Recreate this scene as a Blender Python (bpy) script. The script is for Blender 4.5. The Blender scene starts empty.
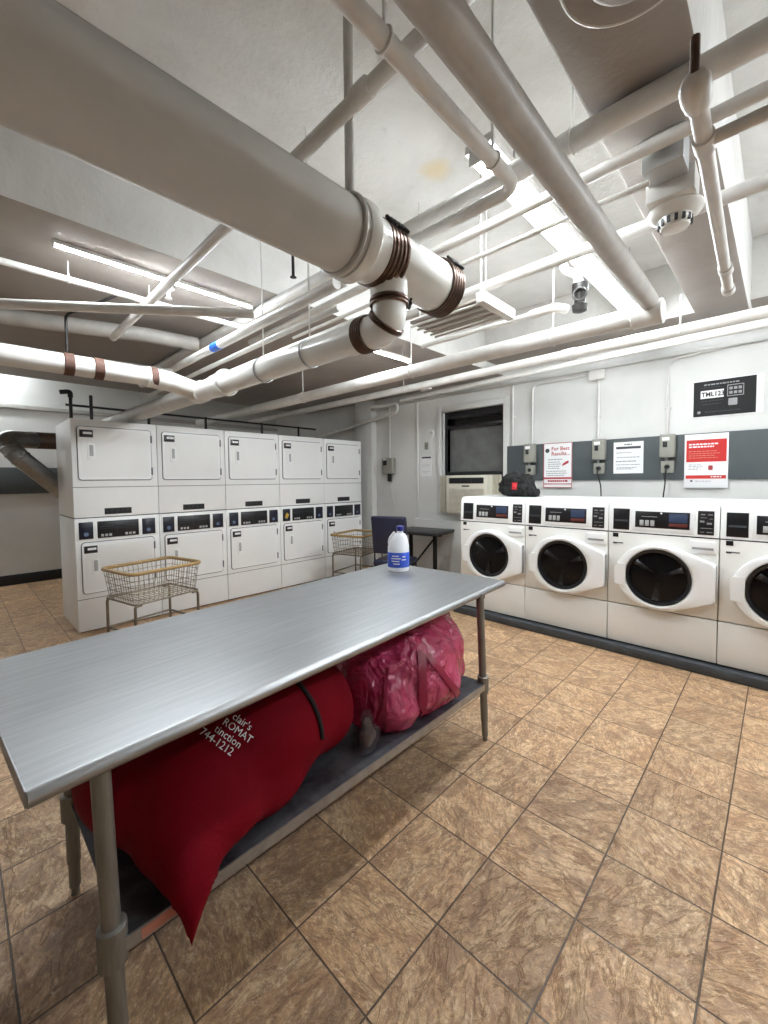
import bpy, bmesh, math, random
from mathutils import Vector, Matrix, noise as mnoise
from mathutils.bvhtree import BVHTree
random.seed(4)
PI = math.pi
SC = bpy.context.scene
COL = SC.collection
V = Vector

# ------------------------------------------------------------------ materials
def srgb(r, g, b):
    def f(c):
        c /= 255.0
        return c / 12.92 if c <= .04045 else ((c + .055) / 1.055) ** 2.4
    return (f(r), f(g), f(b), 1)

class NT:
    def __init__(s, name):
        s.m = bpy.data.materials.new(name); s.m.use_nodes = True
        s.t = s.m.node_tree; s.n = s.t.nodes; s.l = s.t.links
        s.b = s.n['Principled BSDF']; s.out = s.n['Material Output']
    def node(s, typ, **kw):
        n = s.n.new(typ)
        for k, v in kw.items():
            if k in n.inputs.keys() if isinstance(k, str) else False: n.inputs[k].default_value = v
            else: setattr(n, k, v)
        return n
    def link(s, a, b): s.l.new(a, b)
    def coords(s, scale=1.0, obj=True):
        tc = s.node('ShaderNodeTexCoord')
        mp = s.node('ShaderNodeMapping')
        mp.inputs['Scale'].default_value = (scale,) * 3 if not isinstance(scale, (tuple, list)) else scale
        if obj: s.link(tc.outputs['Object'], mp.inputs['Vector'])
        else:
            g = s.node('ShaderNodeNewGeometry'); s.link(g.outputs['Position'], mp.inputs['Vector'])
        return mp.outputs['Vector']
    def noise(s, vec, scale, detail=6, rough=.6, dist=0):
        n = s.node('ShaderNodeTexNoise'); n.inputs['Scale'].default_value = scale
        n.inputs['Detail'].default_value = detail; n.inputs['Roughness'].default_value = rough
        n.inputs['Distortion'].default_value = dist
        if vec is not None: s.link(vec, n.inputs['Vector'])
        return n.outputs['Fac']
    def ramp(s, fac, stops, interp='LINEAR'):
        r = s.node('ShaderNodeValToRGB'); r.color_ramp.interpolation = interp
        e = r.color_ramp.elements
        while len(e) < len(stops): e.new(.5)
        for k, (p, c) in enumerate(stops):
            e[k].position = p; e[k].color = c if len(c) == 4 else (*c, 1)
        s.link(fac, r.inputs['Fac']); return r.outputs['Color']
    def mix(s, fac, a, b, blend='MIX'):
        m = s.node('ShaderNodeMix'); m.data_type = 'RGBA'; m.blend_type = blend
        for sock, v in ((m.inputs[0], fac), (m.inputs[6], a), (m.inputs[7], b)):
            if hasattr(v, 'links') or isinstance(v, bpy.types.NodeSocket): s.link(v, sock)
            else: sock.default_value = v
        return m.outputs[2]
    def math(s, op, a, b=None, c=None):
        m = s.node('ShaderNodeMath'); m.operation = op
        for i, v in enumerate((a, b, c)):
            if v is None: continue
            if isinstance(v, bpy.types.NodeSocket): s.link(v, m.inputs[i])
            else: m.inputs[i].default_value = v
        return m.outputs[0]
    def bump(s, h, strength=.2, dist=.01):
        b = s.node('ShaderNodeBump'); b.inputs['Strength'].default_value = strength
        b.inputs['Distance'].default_value = dist
        s.link(h, b.inputs['Height']); s.link(b.outputs['Normal'], s.b.inputs['Normal'])
    def set(s, **kw):
        for k, v in kw.items():
            k = k.replace('_', ' ')
            if isinstance(v, bpy.types.NodeSocket): s.link(v, s.b.inputs[k])
            else: s.b.inputs[k].default_value = v
        return s

M = {}
def plain(name, c, rough=.5, metal=0, var=.12, vs=14, bump=0, bs=60, spec=.5, coat=0):
    t = NT(name); v = t.coords()
    n = t.noise(v, vs)
    d = tuple(max(0, x * (1 - var)) for x in c[:3]) + (1,)
    l = tuple(min(1, x * (1 + var)) for x in c[:3]) + (1,)
    t.set(Base_Color=t.ramp(n, [(.3, d), (.7, l)]), Roughness=rough, Metallic=metal, Specular_IOR_Level=spec, Coat_Weight=coat)
    if bump: t.bump(t.noise(v, bs, 4), bump, .004)
    M[name] = t.m; return t.m

plain('enamel', srgb(236, 237, 236), .32, var=.02, vs=3)
plain('enamel_warm', srgb(230, 229, 224), .36, var=.02, vs=3)
plain('door_white', srgb(240, 241, 241), .28, var=.015, vs=3)
plain('groove', srgb(96, 98, 102), .5)
plain('seam', srgb(40, 40, 42), .7)
plain('black', srgb(24, 24, 27), .28, var=.2)
plain('black_matte', srgb(20, 20, 21), .7, var=.2)
plain('navy_panel', srgb(20, 24, 40), .3, var=.2)
plain('pale_key', srgb(170, 172, 172), .5)
plain('red_key', srgb(96, 40, 34), .5)
plain('amber', srgb(205, 165, 60), .5)
plain('blue_print', srgb(92, 110, 140), .5)
plain('pipe_paint', srgb(216, 214, 210), .38, var=.09, vs=9, bump=.18, bs=45)
plain('pipe_grey', srgb(180, 177, 172), .42, var=.12, vs=9, bump=.2, bs=45)  # off-white pipe paint toned down, with shading put into its colour
plain('duct_wrap', srgb(192, 190, 185), .6, var=.05, vs=5, bump=.15, bs=30)
plain('pvc', srgb(226, 226, 222), .26, var=.02)
plain('band_brown', srgb(92, 72, 62), .3, metal=.75, var=.25, vs=30)
plain('iron_dark', srgb(34, 31, 29), .5, metal=.4, var=.3)
plain('iron_brown', srgb(88, 68, 58), .5, metal=.3, var=.3)
plain('zinc', srgb(165, 167, 170), .35, metal=.9, var=.15, vs=24)
plain('duct_metal', srgb(150, 152, 152), .3, metal=.95, var=.2, vs=10)
plain('box_grey', srgb(140, 139, 130), .45, var=.05)
plain('board_grey', srgb(74, 80, 82), .55, var=.06, vs=6)
plain('curb_grey', srgb(62, 66, 70), .55, var=.25, vs=9, bump=.3, bs=30)
plain('baseboard_black', srgb(26, 26, 28), .5)
plain('cream', srgb(218, 213, 198), .45, var=.04)
plain('cream_dark', srgb(186, 180, 164), .5, var=.1)
plain('screen_grey', srgb(100, 101, 99), .35, var=.25, vs=5)
plain('paper', srgb(232, 232, 232), .6, var=.02)
plain('poster_red', srgb(188, 40, 36), .45, var=.04)
plain('ink_grey', srgb(150, 150, 152), .7)
plain('ink_dark', srgb(60, 62, 66), .7)
plain('ink_red', srgb(170, 60, 66), .7)
plain('ink_white', srgb(235, 235, 235), .6)
plain('navy_vinyl', srgb(33, 36, 58), .45, var=.1)
plain('table_dark', srgb(48, 47, 49), .4, var=.1)
plain('rim_tan', srgb(158, 130, 84), .5, var=.14, vs=30, bump=.2)
plain('wire', srgb(128, 118, 102), .35, metal=.75, var=.15)
plain('cart_tube', srgb(120, 112, 98), .38, metal=.7, var=.2)
plain('rubber', srgb(40, 38, 37), .7)
plain('blue_cap', srgb(28, 44, 140), .35)
plain('jug_white', srgb(232, 234, 240), .35, var=.02)
plain('jug_label', srgb(44, 82, 196), .4, var=.12, vs=20)
plain('blue_tape', srgb(36, 92, 190), .5)
plain('wire_white', srgb(215, 214, 210), .5)
plain('bag_black', srgb(12, 12, 13), .75, var=.4, bump=.6, bs=25)
plain('bag_red_patch', srgb(200, 40, 50), .5)
plain('box_metal', srgb(176, 178, 178), .4, metal=.3, var=.08)
plain('sticker', srgb(196, 130, 112), .5, var=.1, vs=40)
plain('fabric_strap', srgb(26, 16, 18), .8)
plain('brick_patch', srgb(92, 64, 54), .8, var=.3, vs=40)

def stain_paint(name, base, dark, stain, rough=.6, obj=False, bumpk=.35, warm=None, spot=None):
    t = NT(name); v = t.coords(1.0, obj=obj)
    n1 = t.noise(v, 1.3, 8, .62, .6); n2 = t.noise(v, 7, 8, .7, .3); n3 = t.noise(v, 2.6, 4, .5, 1.2)
    c = t.ramp(n1, [(.32, dark), (.62, base)])
    c = t.mix(t.ramp(n2, [(.60, (0, 0, 0, 1)), (.72, (1, 1, 1, 1))]), c, stain)
    if warm:
        c = t.mix(t.ramp(n3, [(.66, (0, 0, 0, 1)), (.74, (.6, .6, .6, 1))]), c, warm)
    if spot:
        g_ = t.node('ShaderNodeNewGeometry'); d_ = t.node('ShaderNodeVectorMath'); d_.operation = 'DISTANCE'
        t.link(g_.outputs['Position'], d_.inputs[0]); d_.inputs[1].default_value = spot
        e_ = t.math('ADD', d_.outputs['Value'], t.math('MULTIPLY', n2, .16))
        c = t.mix(t.ramp(e_, [(.12, (.8, .8, .8, 1)), (.2, (0, 0, 0, 1))]), c, srgb(206, 188, 150))
    t.set(Base_Color=c, Roughness=rough)
    h = t.math('ADD', t.math('MULTIPLY', n2, .6), t.math('MULTIPLY', t.noise(v, 40, 4), .25))
    t.bump(h, bumpk, .012); M[name] = t.m
stain_paint('ceiling_paint', srgb(218, 217, 214), srgb(194, 192, 188), srgb(200, 198, 194), bumpk=.8, spot=(2.196, 1.63, 3.45))
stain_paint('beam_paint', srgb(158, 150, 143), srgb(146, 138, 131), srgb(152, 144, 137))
stain_paint('wall_paint', srgb(216, 216, 213), srgb(206, 206, 203), srgb(210, 210, 207), .5, bumpk=.18)

def floor_mat():
    t = NT('slate_tile'); P = .3345
    g = t.node('ShaderNodeNewGeometry'); sx = t.node('ShaderNodeSeparateXYZ'); t.link(g.outputs['Position'], sx.inputs[0])
    u = t.math('DIVIDE', t.math('SUBTRACT', sx.outputs[0], 1.0815 - 30 * P), P)
    w = t.math('DIVIDE', t.math('SUBTRACT', sx.outputs[1], .1395 - 30 * .3337), .3337)
    cu, cw = t.math('FLOOR', u), t.math('FLOOR', w)
    fu, fw = t.math('FRACT', u), t.math('FRACT', w)
    eu = t.math('MINIMUM', fu, t.math('SUBTRACT', 1, fu)); ew = t.math('MINIMUM', fw, t.math('SUBTRACT', 1, fw))
    e = t.math('MINIMUM', eu, ew)
    grout = t.node('ShaderNodeMapRange'); grout.inputs['From Min'].default_value = .006; grout.inputs['From Max'].default_value = .0105
    t.link(e, grout.inputs['Value']); gm = grout.outputs[0]          # 0 in grout, 1 on tile
    cell = t.node('ShaderNodeCombineXYZ'); t.link(cu, cell.inputs[0]); t.link(cw, cell.inputs[1])
    wn = t.node('ShaderNodeTexWhiteNoise'); wn.noise_dimensions = '3D'; t.link(cell.outputs[0], wn.inputs['Vector'])
    off = t.node('ShaderNodeVectorMath'); off.operation = 'MULTIPLY_ADD'
    t.link(wn.outputs['Color'], off.inputs[0]); off.inputs[1].default_value = (37, 37, 37); t.link(g.outputs['Position'], off.inputs[2])
    rot = t.node('ShaderNodeVectorRotate'); rot.rotation_type = 'Z_AXIS'
    t.link(off.outputs[0], rot.inputs['Vector']); t.link(t.math('MULTIPLY', wn.outputs['Value'], 6.28), rot.inputs['Angle'])
    mp = t.node('ShaderNodeMapping'); mp.inputs['Scale'].default_value = (1, 1.5, 1); t.link(rot.outputs[0], mp.inputs['Vector'])
    vec = mp.outputs['Vector']
    n1 = t.noise(vec, 3.2, 8, .62, 1.0); n2 = t.noise(vec, 15, 8, .72, .9); n3 = t.noise(vec, 60, 5, .7, .3)
    c = t.ramp(n1, [(.28, srgb(168, 126, 84)), (.46, srgb(196, 156, 110)), (.6, srgb(206, 172, 128)), (.76, srgb(184, 146, 104))])
    c = t.mix(t.ramp(n2, [(.42, (.75, .75, .75, 1)), (.56, (0, 0, 0, 1))]), c, srgb(138, 98, 64))
    c = t.mix(t.ramp(n3, [(.42, (.4, .4, .4, 1)), (.6, (0, 0, 0, 1))]), c, srgb(120, 86, 58))
    wv = t.node('ShaderNodeMapping'); wv.inputs['Scale'].default_value = (1, 2.6, 1); t.link(rot.outputs[0], wv.inputs['Vector'])
    nv = t.noise(wv.outputs['Vector'], 6.5, 7, .66, .7)
    vein = t.math('ABSOLUTE', t.math('SUBTRACT', nv, .5))
    c = t.mix(t.ramp(vein, [(.0, (.5, .5, .5, 1)), (.022, (0, 0, 0, 1))]), c, srgb(112, 80, 54))
    c = t.mix(t.ramp(t.noise(vec, 34, 6, .75, .6), [(.54, (0, 0, 0, 1)), (.66, (.6, .6, .6, 1))]), c, srgb(226, 200, 162))
    # a few greyish-brown layered patches with a shape of their own
    patch = t.ramp(t.noise(vec, 2.1, 3, .5, 2.2), [(.60, (0, 0, 0, 1)), (.625, (.5, .5, .5, 1))])
    c = t.mix(patch, c, srgb(128, 96, 68))
    hs = t.node('ShaderNodeHueSaturation'); t.link(c, hs.inputs['Color']); hs.inputs['Saturation'].default_value = .9
    t.link(t.math('MULTIPLY_ADD', wn.outputs['Value'], .34, 1.02), hs.inputs['Value'])
    c = t.mix(gm, srgb(84, 68, 54), hs.outputs[0])
    rr = t.math('MULTIPLY_ADD', n2, .35, .22)
    t.set(Base_Color=c, Roughness=rr, Specular_IOR_Level=.5)
    ridge = t.node('ShaderNodeTexWave'); ridge.inputs['Scale'].default_value = 2.2; ridge.inputs['Distortion'].default_value = 9; ridge.inputs['Detail'].default_value = 5
    t.link(vec, ridge.inputs['Vector'])
    h = t.math('ADD', t.math('MULTIPLY', n2, .9), t.math('MULTIPLY', n3, .3))
    h = t.math('ADD', h, t.math('MULTIPLY', ridge.outputs['Fac'], .35))
    h = t.math('SUBTRACT', h, t.math('MULTIPLY', t.ramp(vein, [(.0, (1, 1, 1, 1)), (.04, (0, 0, 0, 1))]), .4))
    h = t.math('MULTIPLY', h, gm)
    h = t.math('ADD', h, t.math('MULTIPLY', gm, .5))
    t.bump(h, .6, .008); M['slate_tile'] = t.m
floor_mat()

def steel_mat(name, c, rough, sc=(3, 60, 60), metal=1.0, amp=.12, blotch=.0, dark=None):
    t = NT(name); v = t.coords(sc)
    n = t.noise(v, 1.0, 8, .7); v2 = t.coords(1.0); n2 = t.noise(v2, 5, 6, .65, .4)
    lo = tuple(x * (1 - amp) for x in c[:3]) + (1,); hi = tuple(min(1, x * (1 + amp)) for x in c[:3]) + (1,)
    col = t.ramp(n, [(.3, lo), (.7, hi)])
    if dark: col = t.mix(t.ramp(n2, [(.45, (0, 0, 0, 1)), (.62, (blotch,) * 3 + (1,))]), col, dark)
    t.set(Base_Color=col, Metallic=metal, Roughness=t.math('MULTIPLY_ADD', n2, .16, rough - .08))
    t.bump(n, .06, .002); M[name] = t.m
steel_mat('steel', srgb(172, 174, 176), .43)
steel_mat('steel_leg', srgb(140, 138, 132), .52, (40, 40, 4), metal=.7, amp=.25)
steel_mat('galvanised', srgb(112, 115, 121), .5, (9, 9, 9), metal=.7, amp=.2, blotch=.8, dark=srgb(66, 68, 74))  # blotched plate, darker than its lip: under-table shade put into the colour

def cloth(name, c, c2, rough=.85, bump=.4, sheen=.3):
    t = NT(name); v = t.coords()
    n = t.noise(v, 3.5, 5, .55, .4); f = t.noise(v, 260, 2)
    t.set(Base_Color=t.ramp(n, [(.3, c), (.7, c2)]), Roughness=rough, Sheen_Weight=sheen, Specular_IOR_Level=.12)
    h = t.math('ADD', t.math('MULTIPLY', t.noise(v, 9, 4, .5, .8), .8), t.math('MULTIPLY', f, .06))
    t.bump(h, bump, .02); M[name] = t.m
cloth('red_nylon', srgb(106, 1, 18), srgb(120, 2, 22), .8, .35, .0)
cloth('laundry_mauve', srgb(150, 70, 96), srgb(205, 96, 118), .8, .8)
cloth('dark_clothes', srgb(70, 58, 66), srgb(118, 92, 70), .7, .9)

def pink_plastic():
    t = NT('pink_plastic'); v = t.coords()
    n = t.noise(v, 6, 6, .6, 1.4)
    t.set(Base_Color=t.ramp(n, [(.3, srgb(184, 40, 90)), (.7, srgb(218, 88, 130))]), Roughness=.22, Specular_IOR_Level=.6)
    t.bump(t.math('ADD', t.noise(v, 5, 2, .5, 2.0), t.math('MULTIPLY', t.noise(v, 11, 2, .5, 1.5), .4)), 1.0, .05)
    t.set(Coat_Weight=.4, Coat_Roughness=.12)
    tr = t.node('ShaderNodeBsdfTransparent'); tr.inputs['Color'].default_value = srgb(248, 150, 184)
    mx = t.node('ShaderNodeMixShader'); mx.inputs[0].default_value = .3
    t.link(t.b.outputs[0], mx.inputs[1]); t.link(tr.outputs[0], mx.inputs[2]); t.link(mx.outputs[0], t.out.inputs['Surface'])
    M['pink_plastic'] = t.m
pink_plastic()
plain('pink_strap', srgb(136, 0, 50), .5, var=.06)
def clear_film():
    t = NT('clear_film'); t.set(Base_Color=srgb(120, 112, 118), Roughness=.18)
    t.bump(t.noise(t.coords(), 26, 5, .6, 2), .9, .02)
    tr = t.node('ShaderNodeBsdfTransparent'); mx = t.node('ShaderNodeMixShader'); mx.inputs[0].default_value = .78
    t.link(t.b.outputs[0], mx.inputs[1]); t.link(tr.outputs[0], mx.inputs[2]); t.link(mx.outputs[0], t.out.inputs['Surface'])
    M['clear_film'] = t.m
clear_film()
def door_glass():
    t = NT('door_glass'); t.set(Base_Color=srgb(10, 10, 12), Roughness=.05, Specular_IOR_Level=.7)
    tr = t.node('ShaderNodeBsdfTransparent'); tr.inputs['Color'].default_value = (.75, .75, .76, 1)
    mx = t.node('ShaderNodeMixShader'); mx.inputs[0].default_value = .72
    t.link(t.b.outputs[0], mx.inputs[1]); t.link(tr.outputs[0], mx.inputs[2]); t.link(mx.outputs[0], t.out.inputs['Surface'])
    M['door_glass'] = t.m
door_glass()
plain('window_glass', srgb(20, 21, 22), .08, var=.1, spec=.6)
plain('drum', srgb(84, 84, 86), .35, metal=.8, var=.5, vs=9)
def emis(name, c, s):
    t = NT(name); t.set(Base_Color=(.9, .9, .9, 1), Emission_Color=c, Emission_Strength=s); M[name] = t.m
LAMP = 60.0
emis('tube_lit', (.90, .96, 1, 1), LAMP * 3.6)
emis('panel_lit', (.90, .96, 1, 1), LAMP)
emis('bay_lit', (.90, .96, 1, 1), LAMP * .6)
emis('led_screen', srgb(70, 100, 150), .1); M['led_screen'].node_tree.nodes['Principled BSDF'].inputs['Base Color'].default_value = (.02, .03, .06, 1)

# ------------------------------------------------------------------ mesh building
class MB:
    def __init__(s): s.bm = bmesh.new()
    def _add(s, verts, faces):
        vs = [s.bm.verts.new(v) for v in verts]
        for f in faces:
            try: s.bm.faces.new([vs[i] for i in f])
            except ValueError: pass
        return vs
    def box(s, lo, hi, bev=0, mat=None, seg=2):
        b = bmesh.new(); bmesh.ops.create_cube(b, size=1)
        c = (V(lo) + V(hi)) / 2; d = V(hi) - V(lo)
        for v in b.verts: v.co = V((v.co.x * d.x, v.co.y * d.y, v.co.z * d.z))
        if bev:
            bmesh.ops.bevel(b, geom=b.edges[:], offset=min(bev, .45 * min(d)), segments=seg, affect='EDGES', profile=.5)
        for v in b.verts:
            v.co += c
            if mat: v.co = mat @ v.co
        s.merge(b); return s
    def merge(s, b):
        me = bpy.data.meshes.new('tmp'); b.to_mesh(me); b.free(); s.bm.from_mesh(me); bpy.data.meshes.remove(me)
    def rings(s, rings, closed=True, cap=True):
        vv = [[s.bm.verts.new(p) for p in r] for r in rings]
        n = len(rings[0])
        for a, b in zip(vv, vv[1:]):
            for i in range(n if closed else n - 1):
                j = (i + 1) % n
                try: s.bm.faces.new((a[i], a[j], b[j], b[i]))
                except ValueError: pass
        if cap:
            for r in (vv[0][::-1], vv[-1]):
                try: s.bm.faces.new(r)
                except ValueError: pass
        return s
    def tube(s, pts, r, seg=14, cap=True, squash=None):
        pts = [V(p) for p in pts]; n = len(pts)
        rs = r if isinstance(r, (list, tuple)) else [r] * n
        T = []
        for i in range(n):
            a = pts[min(i + 1, n - 1)] - pts[max(i - 1, 0)]; T.append(a.normalized())
        up = V((0, 0, 1)) if abs(T[0].z) < .9 else V((1, 0, 0))
        u = T[0].cross(up).normalized(); out = []
        for i in range(n):
            if i:
                q = T[i - 1].rotation_difference(T[i]); u = q @ u
            u = (u - T[i] * u.dot(T[i])).normalized(); w = T[i].cross(u)
            out.append([pts[i] + (u * math.cos(2 * PI * k / seg) + w * math.sin(2 * PI * k / seg)) * rs[i] for k in range(seg)])
        return s.rings(out, True, cap)
    def lathe(s, prof, origin, axis=(0, 0, 1), seg=32, cap=True):
        """prof: list of (radius, height along axis)."""
        ax = V(axis).normalized(); up = V((0, 0, 1)) if abs(ax.z) < .9 else V((1, 0, 0))
        u = ax.cross(up).normalized(); w = ax.cross(u); o = V(origin)
        return s.rings([[o + ax * h + (u * math.cos(2 * PI * k / seg) + w * math.sin(2 * PI * k / seg)) * max(r, 1e-4) for k in range(seg)] for r, h in prof], True, cap)
    def prism(s, poly, fn, a, b):
        """poly: 2-D loop, fn(u, v, h) -> point; extruded h from a to b."""
        return s.rings([[fn(u, v, a) for u, v in poly], [fn(u, v, b) for u, v in poly]])
    def torus(s, c, axis, R, r, seg=28, rs=8, a0=0, a1=2 * PI):
        ax = V(axis).normalized(); up = V((0, 0, 1)) if abs(ax.z) < .9 else V((1, 0, 0))
        u = ax.cross(up).normalized(); w = ax.cross(u); c = V(c)
        full = abs(a1 - a0 - 2 * PI) < 1e-3
        rr = []
        for i in range(seg + 1):
            a = a0 + (a1 - a0) * i / seg; d = u * math.cos(a) + w * math.sin(a)
            rr.append([c + d * (R + r * math.cos(2 * PI * k / rs)) + ax * r * math.sin(2 * PI * k / rs) for k in range(rs)])
        return s.rings(rr, True, not full)
    def done(s, angle=38, weld=True):
        if weld: bmesh.ops.remove_doubles(s.bm, verts=s.bm.verts[:], dist=1e-6)
        bmesh.ops.recalc_face_normals(s.bm, faces=s.bm.faces[:])
        me = bpy.data.meshes.new('mesh'); s.bm.to_mesh(me); s.bm.free()
        me.polygons.foreach_set('use_smooth', [True] * len(me.polygons))
        me.set_sharp_from_angle(angle=math.radians(angle))
        return me

def fillet(pts, r, n=6):
    pts = [V(p) for p in pts]; out = [pts[0]]
    for a, b, c in zip(pts, pts[1:], pts[2:]):
        d1 = (a - b); d2 = (c - b); k = min(r, d1.length * .49, d2.length * .49)
        p, q = b + d1.normalized() * k, b + d2.normalized() * k
        for i in range(n + 1):
            t = i / n; out.append((1 - t) ** 2 * p + 2 * t * (1 - t) * b + t * t * q)
    out.append(pts[-1]); return out

def rrect(u0, v0, u1, v1, r, n=5):
    out = []
    for cu, cv, a in ((u1 - r, v1 - r, 0), (u0 + r, v1 - r, PI / 2), (u0 + r, v0 + r, PI), (u1 - r, v0 + r, 3 * PI / 2)):
        for i in range(n + 1):
            t = a + PI / 2 * i / n; out.append((cu + r * math.cos(t), cv + r * math.sin(t)))
    return out

def link(name, me, mat, parent=None):
    if isinstance(me, MB): me = me.done()
    o = bpy.data.objects.new(name, me); COL.objects.link(o)
    if mat: me.materials.clear(); me.materials.append(M[mat])
    if parent is not None:
        w = world(parent)
        if w != Matrix.Identity(4): me.transform(w.inverted())
        o.parent = parent
    return o
def world(o):
    m = o.matrix_basis.copy()
    while o.parent: o = o.parent; m = o.matrix_basis @ m
    return m
def thing(name, label, cat, loc=(0, 0, 0), rz=0, group=None):
    o = bpy.data.objects.new(name, None); COL.objects.link(o)
    o.empty_display_size = .1; o.location = loc; o.rotation_euler = (0, 0, rz)
    return tag(o, label, cat, group)
def tag(o, label, cat, group=None, kind='thing'):
    o['label'] = label; o['category'] = cat; o['kind'] = kind
    if group: o['group'] = group
    return o
def struct(name, mb, mat, parent=None):
    o = link(name, mb, mat, parent); o['kind'] = 'structure'; return o
def dup(root, loc, rz, label, group=None):
    r = root.copy(); COL.objects.link(r); r.location = loc; r.rotation_euler = (0, 0, rz); r['label'] = label
    if group: r['group'] = group
    for ch in list(root.children):
        c = ch.copy(); COL.objects.link(c); c.parent = r
        for g in list(ch.children):
            d = g.copy(); COL.objects.link(d); d.parent = c
    return r

def text(body, size, origin, right, up, mat, parent, name='lettering', align='LEFT', depth=.0006, wide=1.0, bold=0):
    """Flat raised letters at origin, reading along right with up as their height."""
    cu = bpy.data.curves.new('txt', 'FONT'); cu.body = body; cu.size = size; cu.align_x = align; cu.extrude = depth; cu.offset = bold
    cu.resolution_u = 2
    ob = bpy.data.objects.new('txt', cu); COL.objects.link(ob)
    dg = bpy.context.evaluated_depsgraph_get()
    me = bpy.data.meshes.new_from_object(ob.evaluated_get(dg)); bpy.data.objects.remove(ob); bpy.data.curves.remove(cu)
    r, u = V(right).normalized(), V(up).normalized(); n = r.cross(u)
    m = Matrix(((r.x * wide, u.x, n.x, origin[0]), (r.y * wide, u.y, n.y, origin[1]), (r.z * wide, u.z, n.z, origin[2]), (0, 0, 0, 1)))
    me.transform(m)
    return link(name, me, mat, parent)

def blob(balls, voxel=.02, smooth=10, disp=0, dscale=.12, post=None, seed=0):
    """One closed skin grown over overlapping ellipsoids (centre, radii)."""
    b = bmesh.new()
    for c, r in balls:
        r = (r, r, r) if not isinstance(r, (tuple, list)) else r
        mat = Matrix.Translation(V(c)) @ Matrix.Diagonal((*r, 1))
        bmesh.ops.create_icosphere(b, subdivisions=3, radius=1, matrix=mat)
    me = bpy.data.meshes.new('blob'); b.to_mesh(me); b.free()
    ob = bpy.data.objects.new('blob', me); COL.objects.link(ob)
    md = ob.modifiers.new('r', 'REMESH'); md.mode = 'VOXEL'; md.voxel_size = voxel
    sm = ob.modifiers.new('s', 'SMOOTH'); sm.iterations = smooth; sm.factor = .6
    dg = bpy.context.evaluated_depsgraph_get()
    m2 = bpy.data.meshes.new_from_object(ob.evaluated_get(dg)); bpy.data.objects.remove(ob)
    bm = bmesh.new(); bm.from_mesh(m2); bm.normal_update()
    if disp:
        for v in bm.verts:
            q = v.co / dscale + V((seed * 7.3, seed * 3.1, 0))
            k = mnoise.fractal(q, 1.0, 2.0, 3) + .8 * (abs(mnoise.noise(q * 1.7 + V((5, 1, 2)))) * -1 + .25)
            v.co += v.normal * k * disp
    if post:
        for v in bm.verts: v.co = post(v.co)
    for f in bm.faces: f.smooth = True
    bm.to_mesh(m2); bm.free(); return m2

# ------------------------------------------------------------------ camera
cam = bpy.data.cameras.new('camera'); co = bpy.data.objects.new('camera', cam); COL.objects.link(co)
yaw, pitch, roll = math.radians(43.77166), math.radians(-2.55684), math.radians(-.55078)
f = V((math.cos(yaw) * math.cos(pitch), math.sin(yaw) * math.cos(pitch), math.sin(pitch)))
r = V((math.sin(yaw), -math.cos(yaw), 0)); u = r.cross(f)
r, u = math.cos(roll) * r + math.sin(roll) * u, -math.sin(roll) * r + math.cos(roll) * u
co.matrix_world = Matrix(((r.x, u.x, -f.x, 0), (r.y, u.y, -f.y, 0), (r.z, u.z, -f.z, 1.5), (0, 0, 0, 1)))
cam.sensor_fit = 'VERTICAL'; cam.sensor_height = 36; cam.lens = 415.855 * 36 / 1024
cam.shift_y = (498.471 - 512) / 1024; cam.clip_start = .05
SC.camera = co

# ------------------------------------------------------------------ room shell
XW, XL, YB, YF, ZC = 5.1, -2.6, -3.6, 8.2, 3.45
struct('floor', MB().box((XL - .2, YB - .2, -.15), (XW + .6, YF + .2, 0)), 'slate_tile')
struct('ceiling', MB().box((XL - .2, YB - .2, ZC), (XW + .6, YF + .2, ZC + .2)), 'ceiling_paint')
w = MB()
WY0, WY1, WZ0, WZ1 = 2.68, 3.67, 1.0, 2.49
w.box((XW, YB, 0), (XW + .3, WY0, ZC)).box((XW, WY1, 0), (XW + .3, YF, ZC)).box((XW, WY0, 0), (XW + .3, WY1, WZ0)).box((XW, WY0, WZ1), (XW + .3, WY1, ZC))
struct('wall_right', w, 'wall_paint')
struct('wall_back', MB().box((XL, YF, 0), (XW, YF + .2, ZC)), 'wall_paint')
struct('wall_left', MB().box((XL - .2, YB, 0), (XL, YF, ZC)), 'wall_paint')
struct('wall_front', MB().box((XL, YB - .2, 0), (XW, YB, ZC)), 'wall_paint')
struct('trim_1', MB().box((XL, YF - .03, 1.345), (XW, YF, 1.735), .004), 'board_grey')
struct('trim_2', MB().box((XL, YF - .05, 2.6), (XW, YF, 2.66), .004), 'pipe_grey')
struct('baseboard_back', MB().box((XL, YF - .025, 0), (XW, YF, .15), .004), 'baseboard_black')
# dropped beams that run along the room
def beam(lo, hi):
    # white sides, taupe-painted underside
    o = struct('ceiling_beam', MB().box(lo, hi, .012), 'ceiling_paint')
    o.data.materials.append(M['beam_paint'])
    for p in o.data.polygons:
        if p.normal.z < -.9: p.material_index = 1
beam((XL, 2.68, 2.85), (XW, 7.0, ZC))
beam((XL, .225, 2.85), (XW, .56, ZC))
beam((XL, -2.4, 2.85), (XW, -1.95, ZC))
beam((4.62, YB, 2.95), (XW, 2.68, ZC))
struct('pillar', MB().box((4.98, 5.05, 0), (XW, 5.46, 2.85), .01), 'wall_paint')
struct('trim_3', MB().box((5.0, YB, 0), (XW, 4.15, .895), .012), 'wall_paint')
struct('trim_4', MB().box((5.05, YB, 2.71), (XW, 5.05, 2.75), .006), 'wall_paint')
struct('trim_5', MB().box((5.085, 4.13, .895), (XW, 4.17, 2.71), .003), 'wall_paint')
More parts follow.
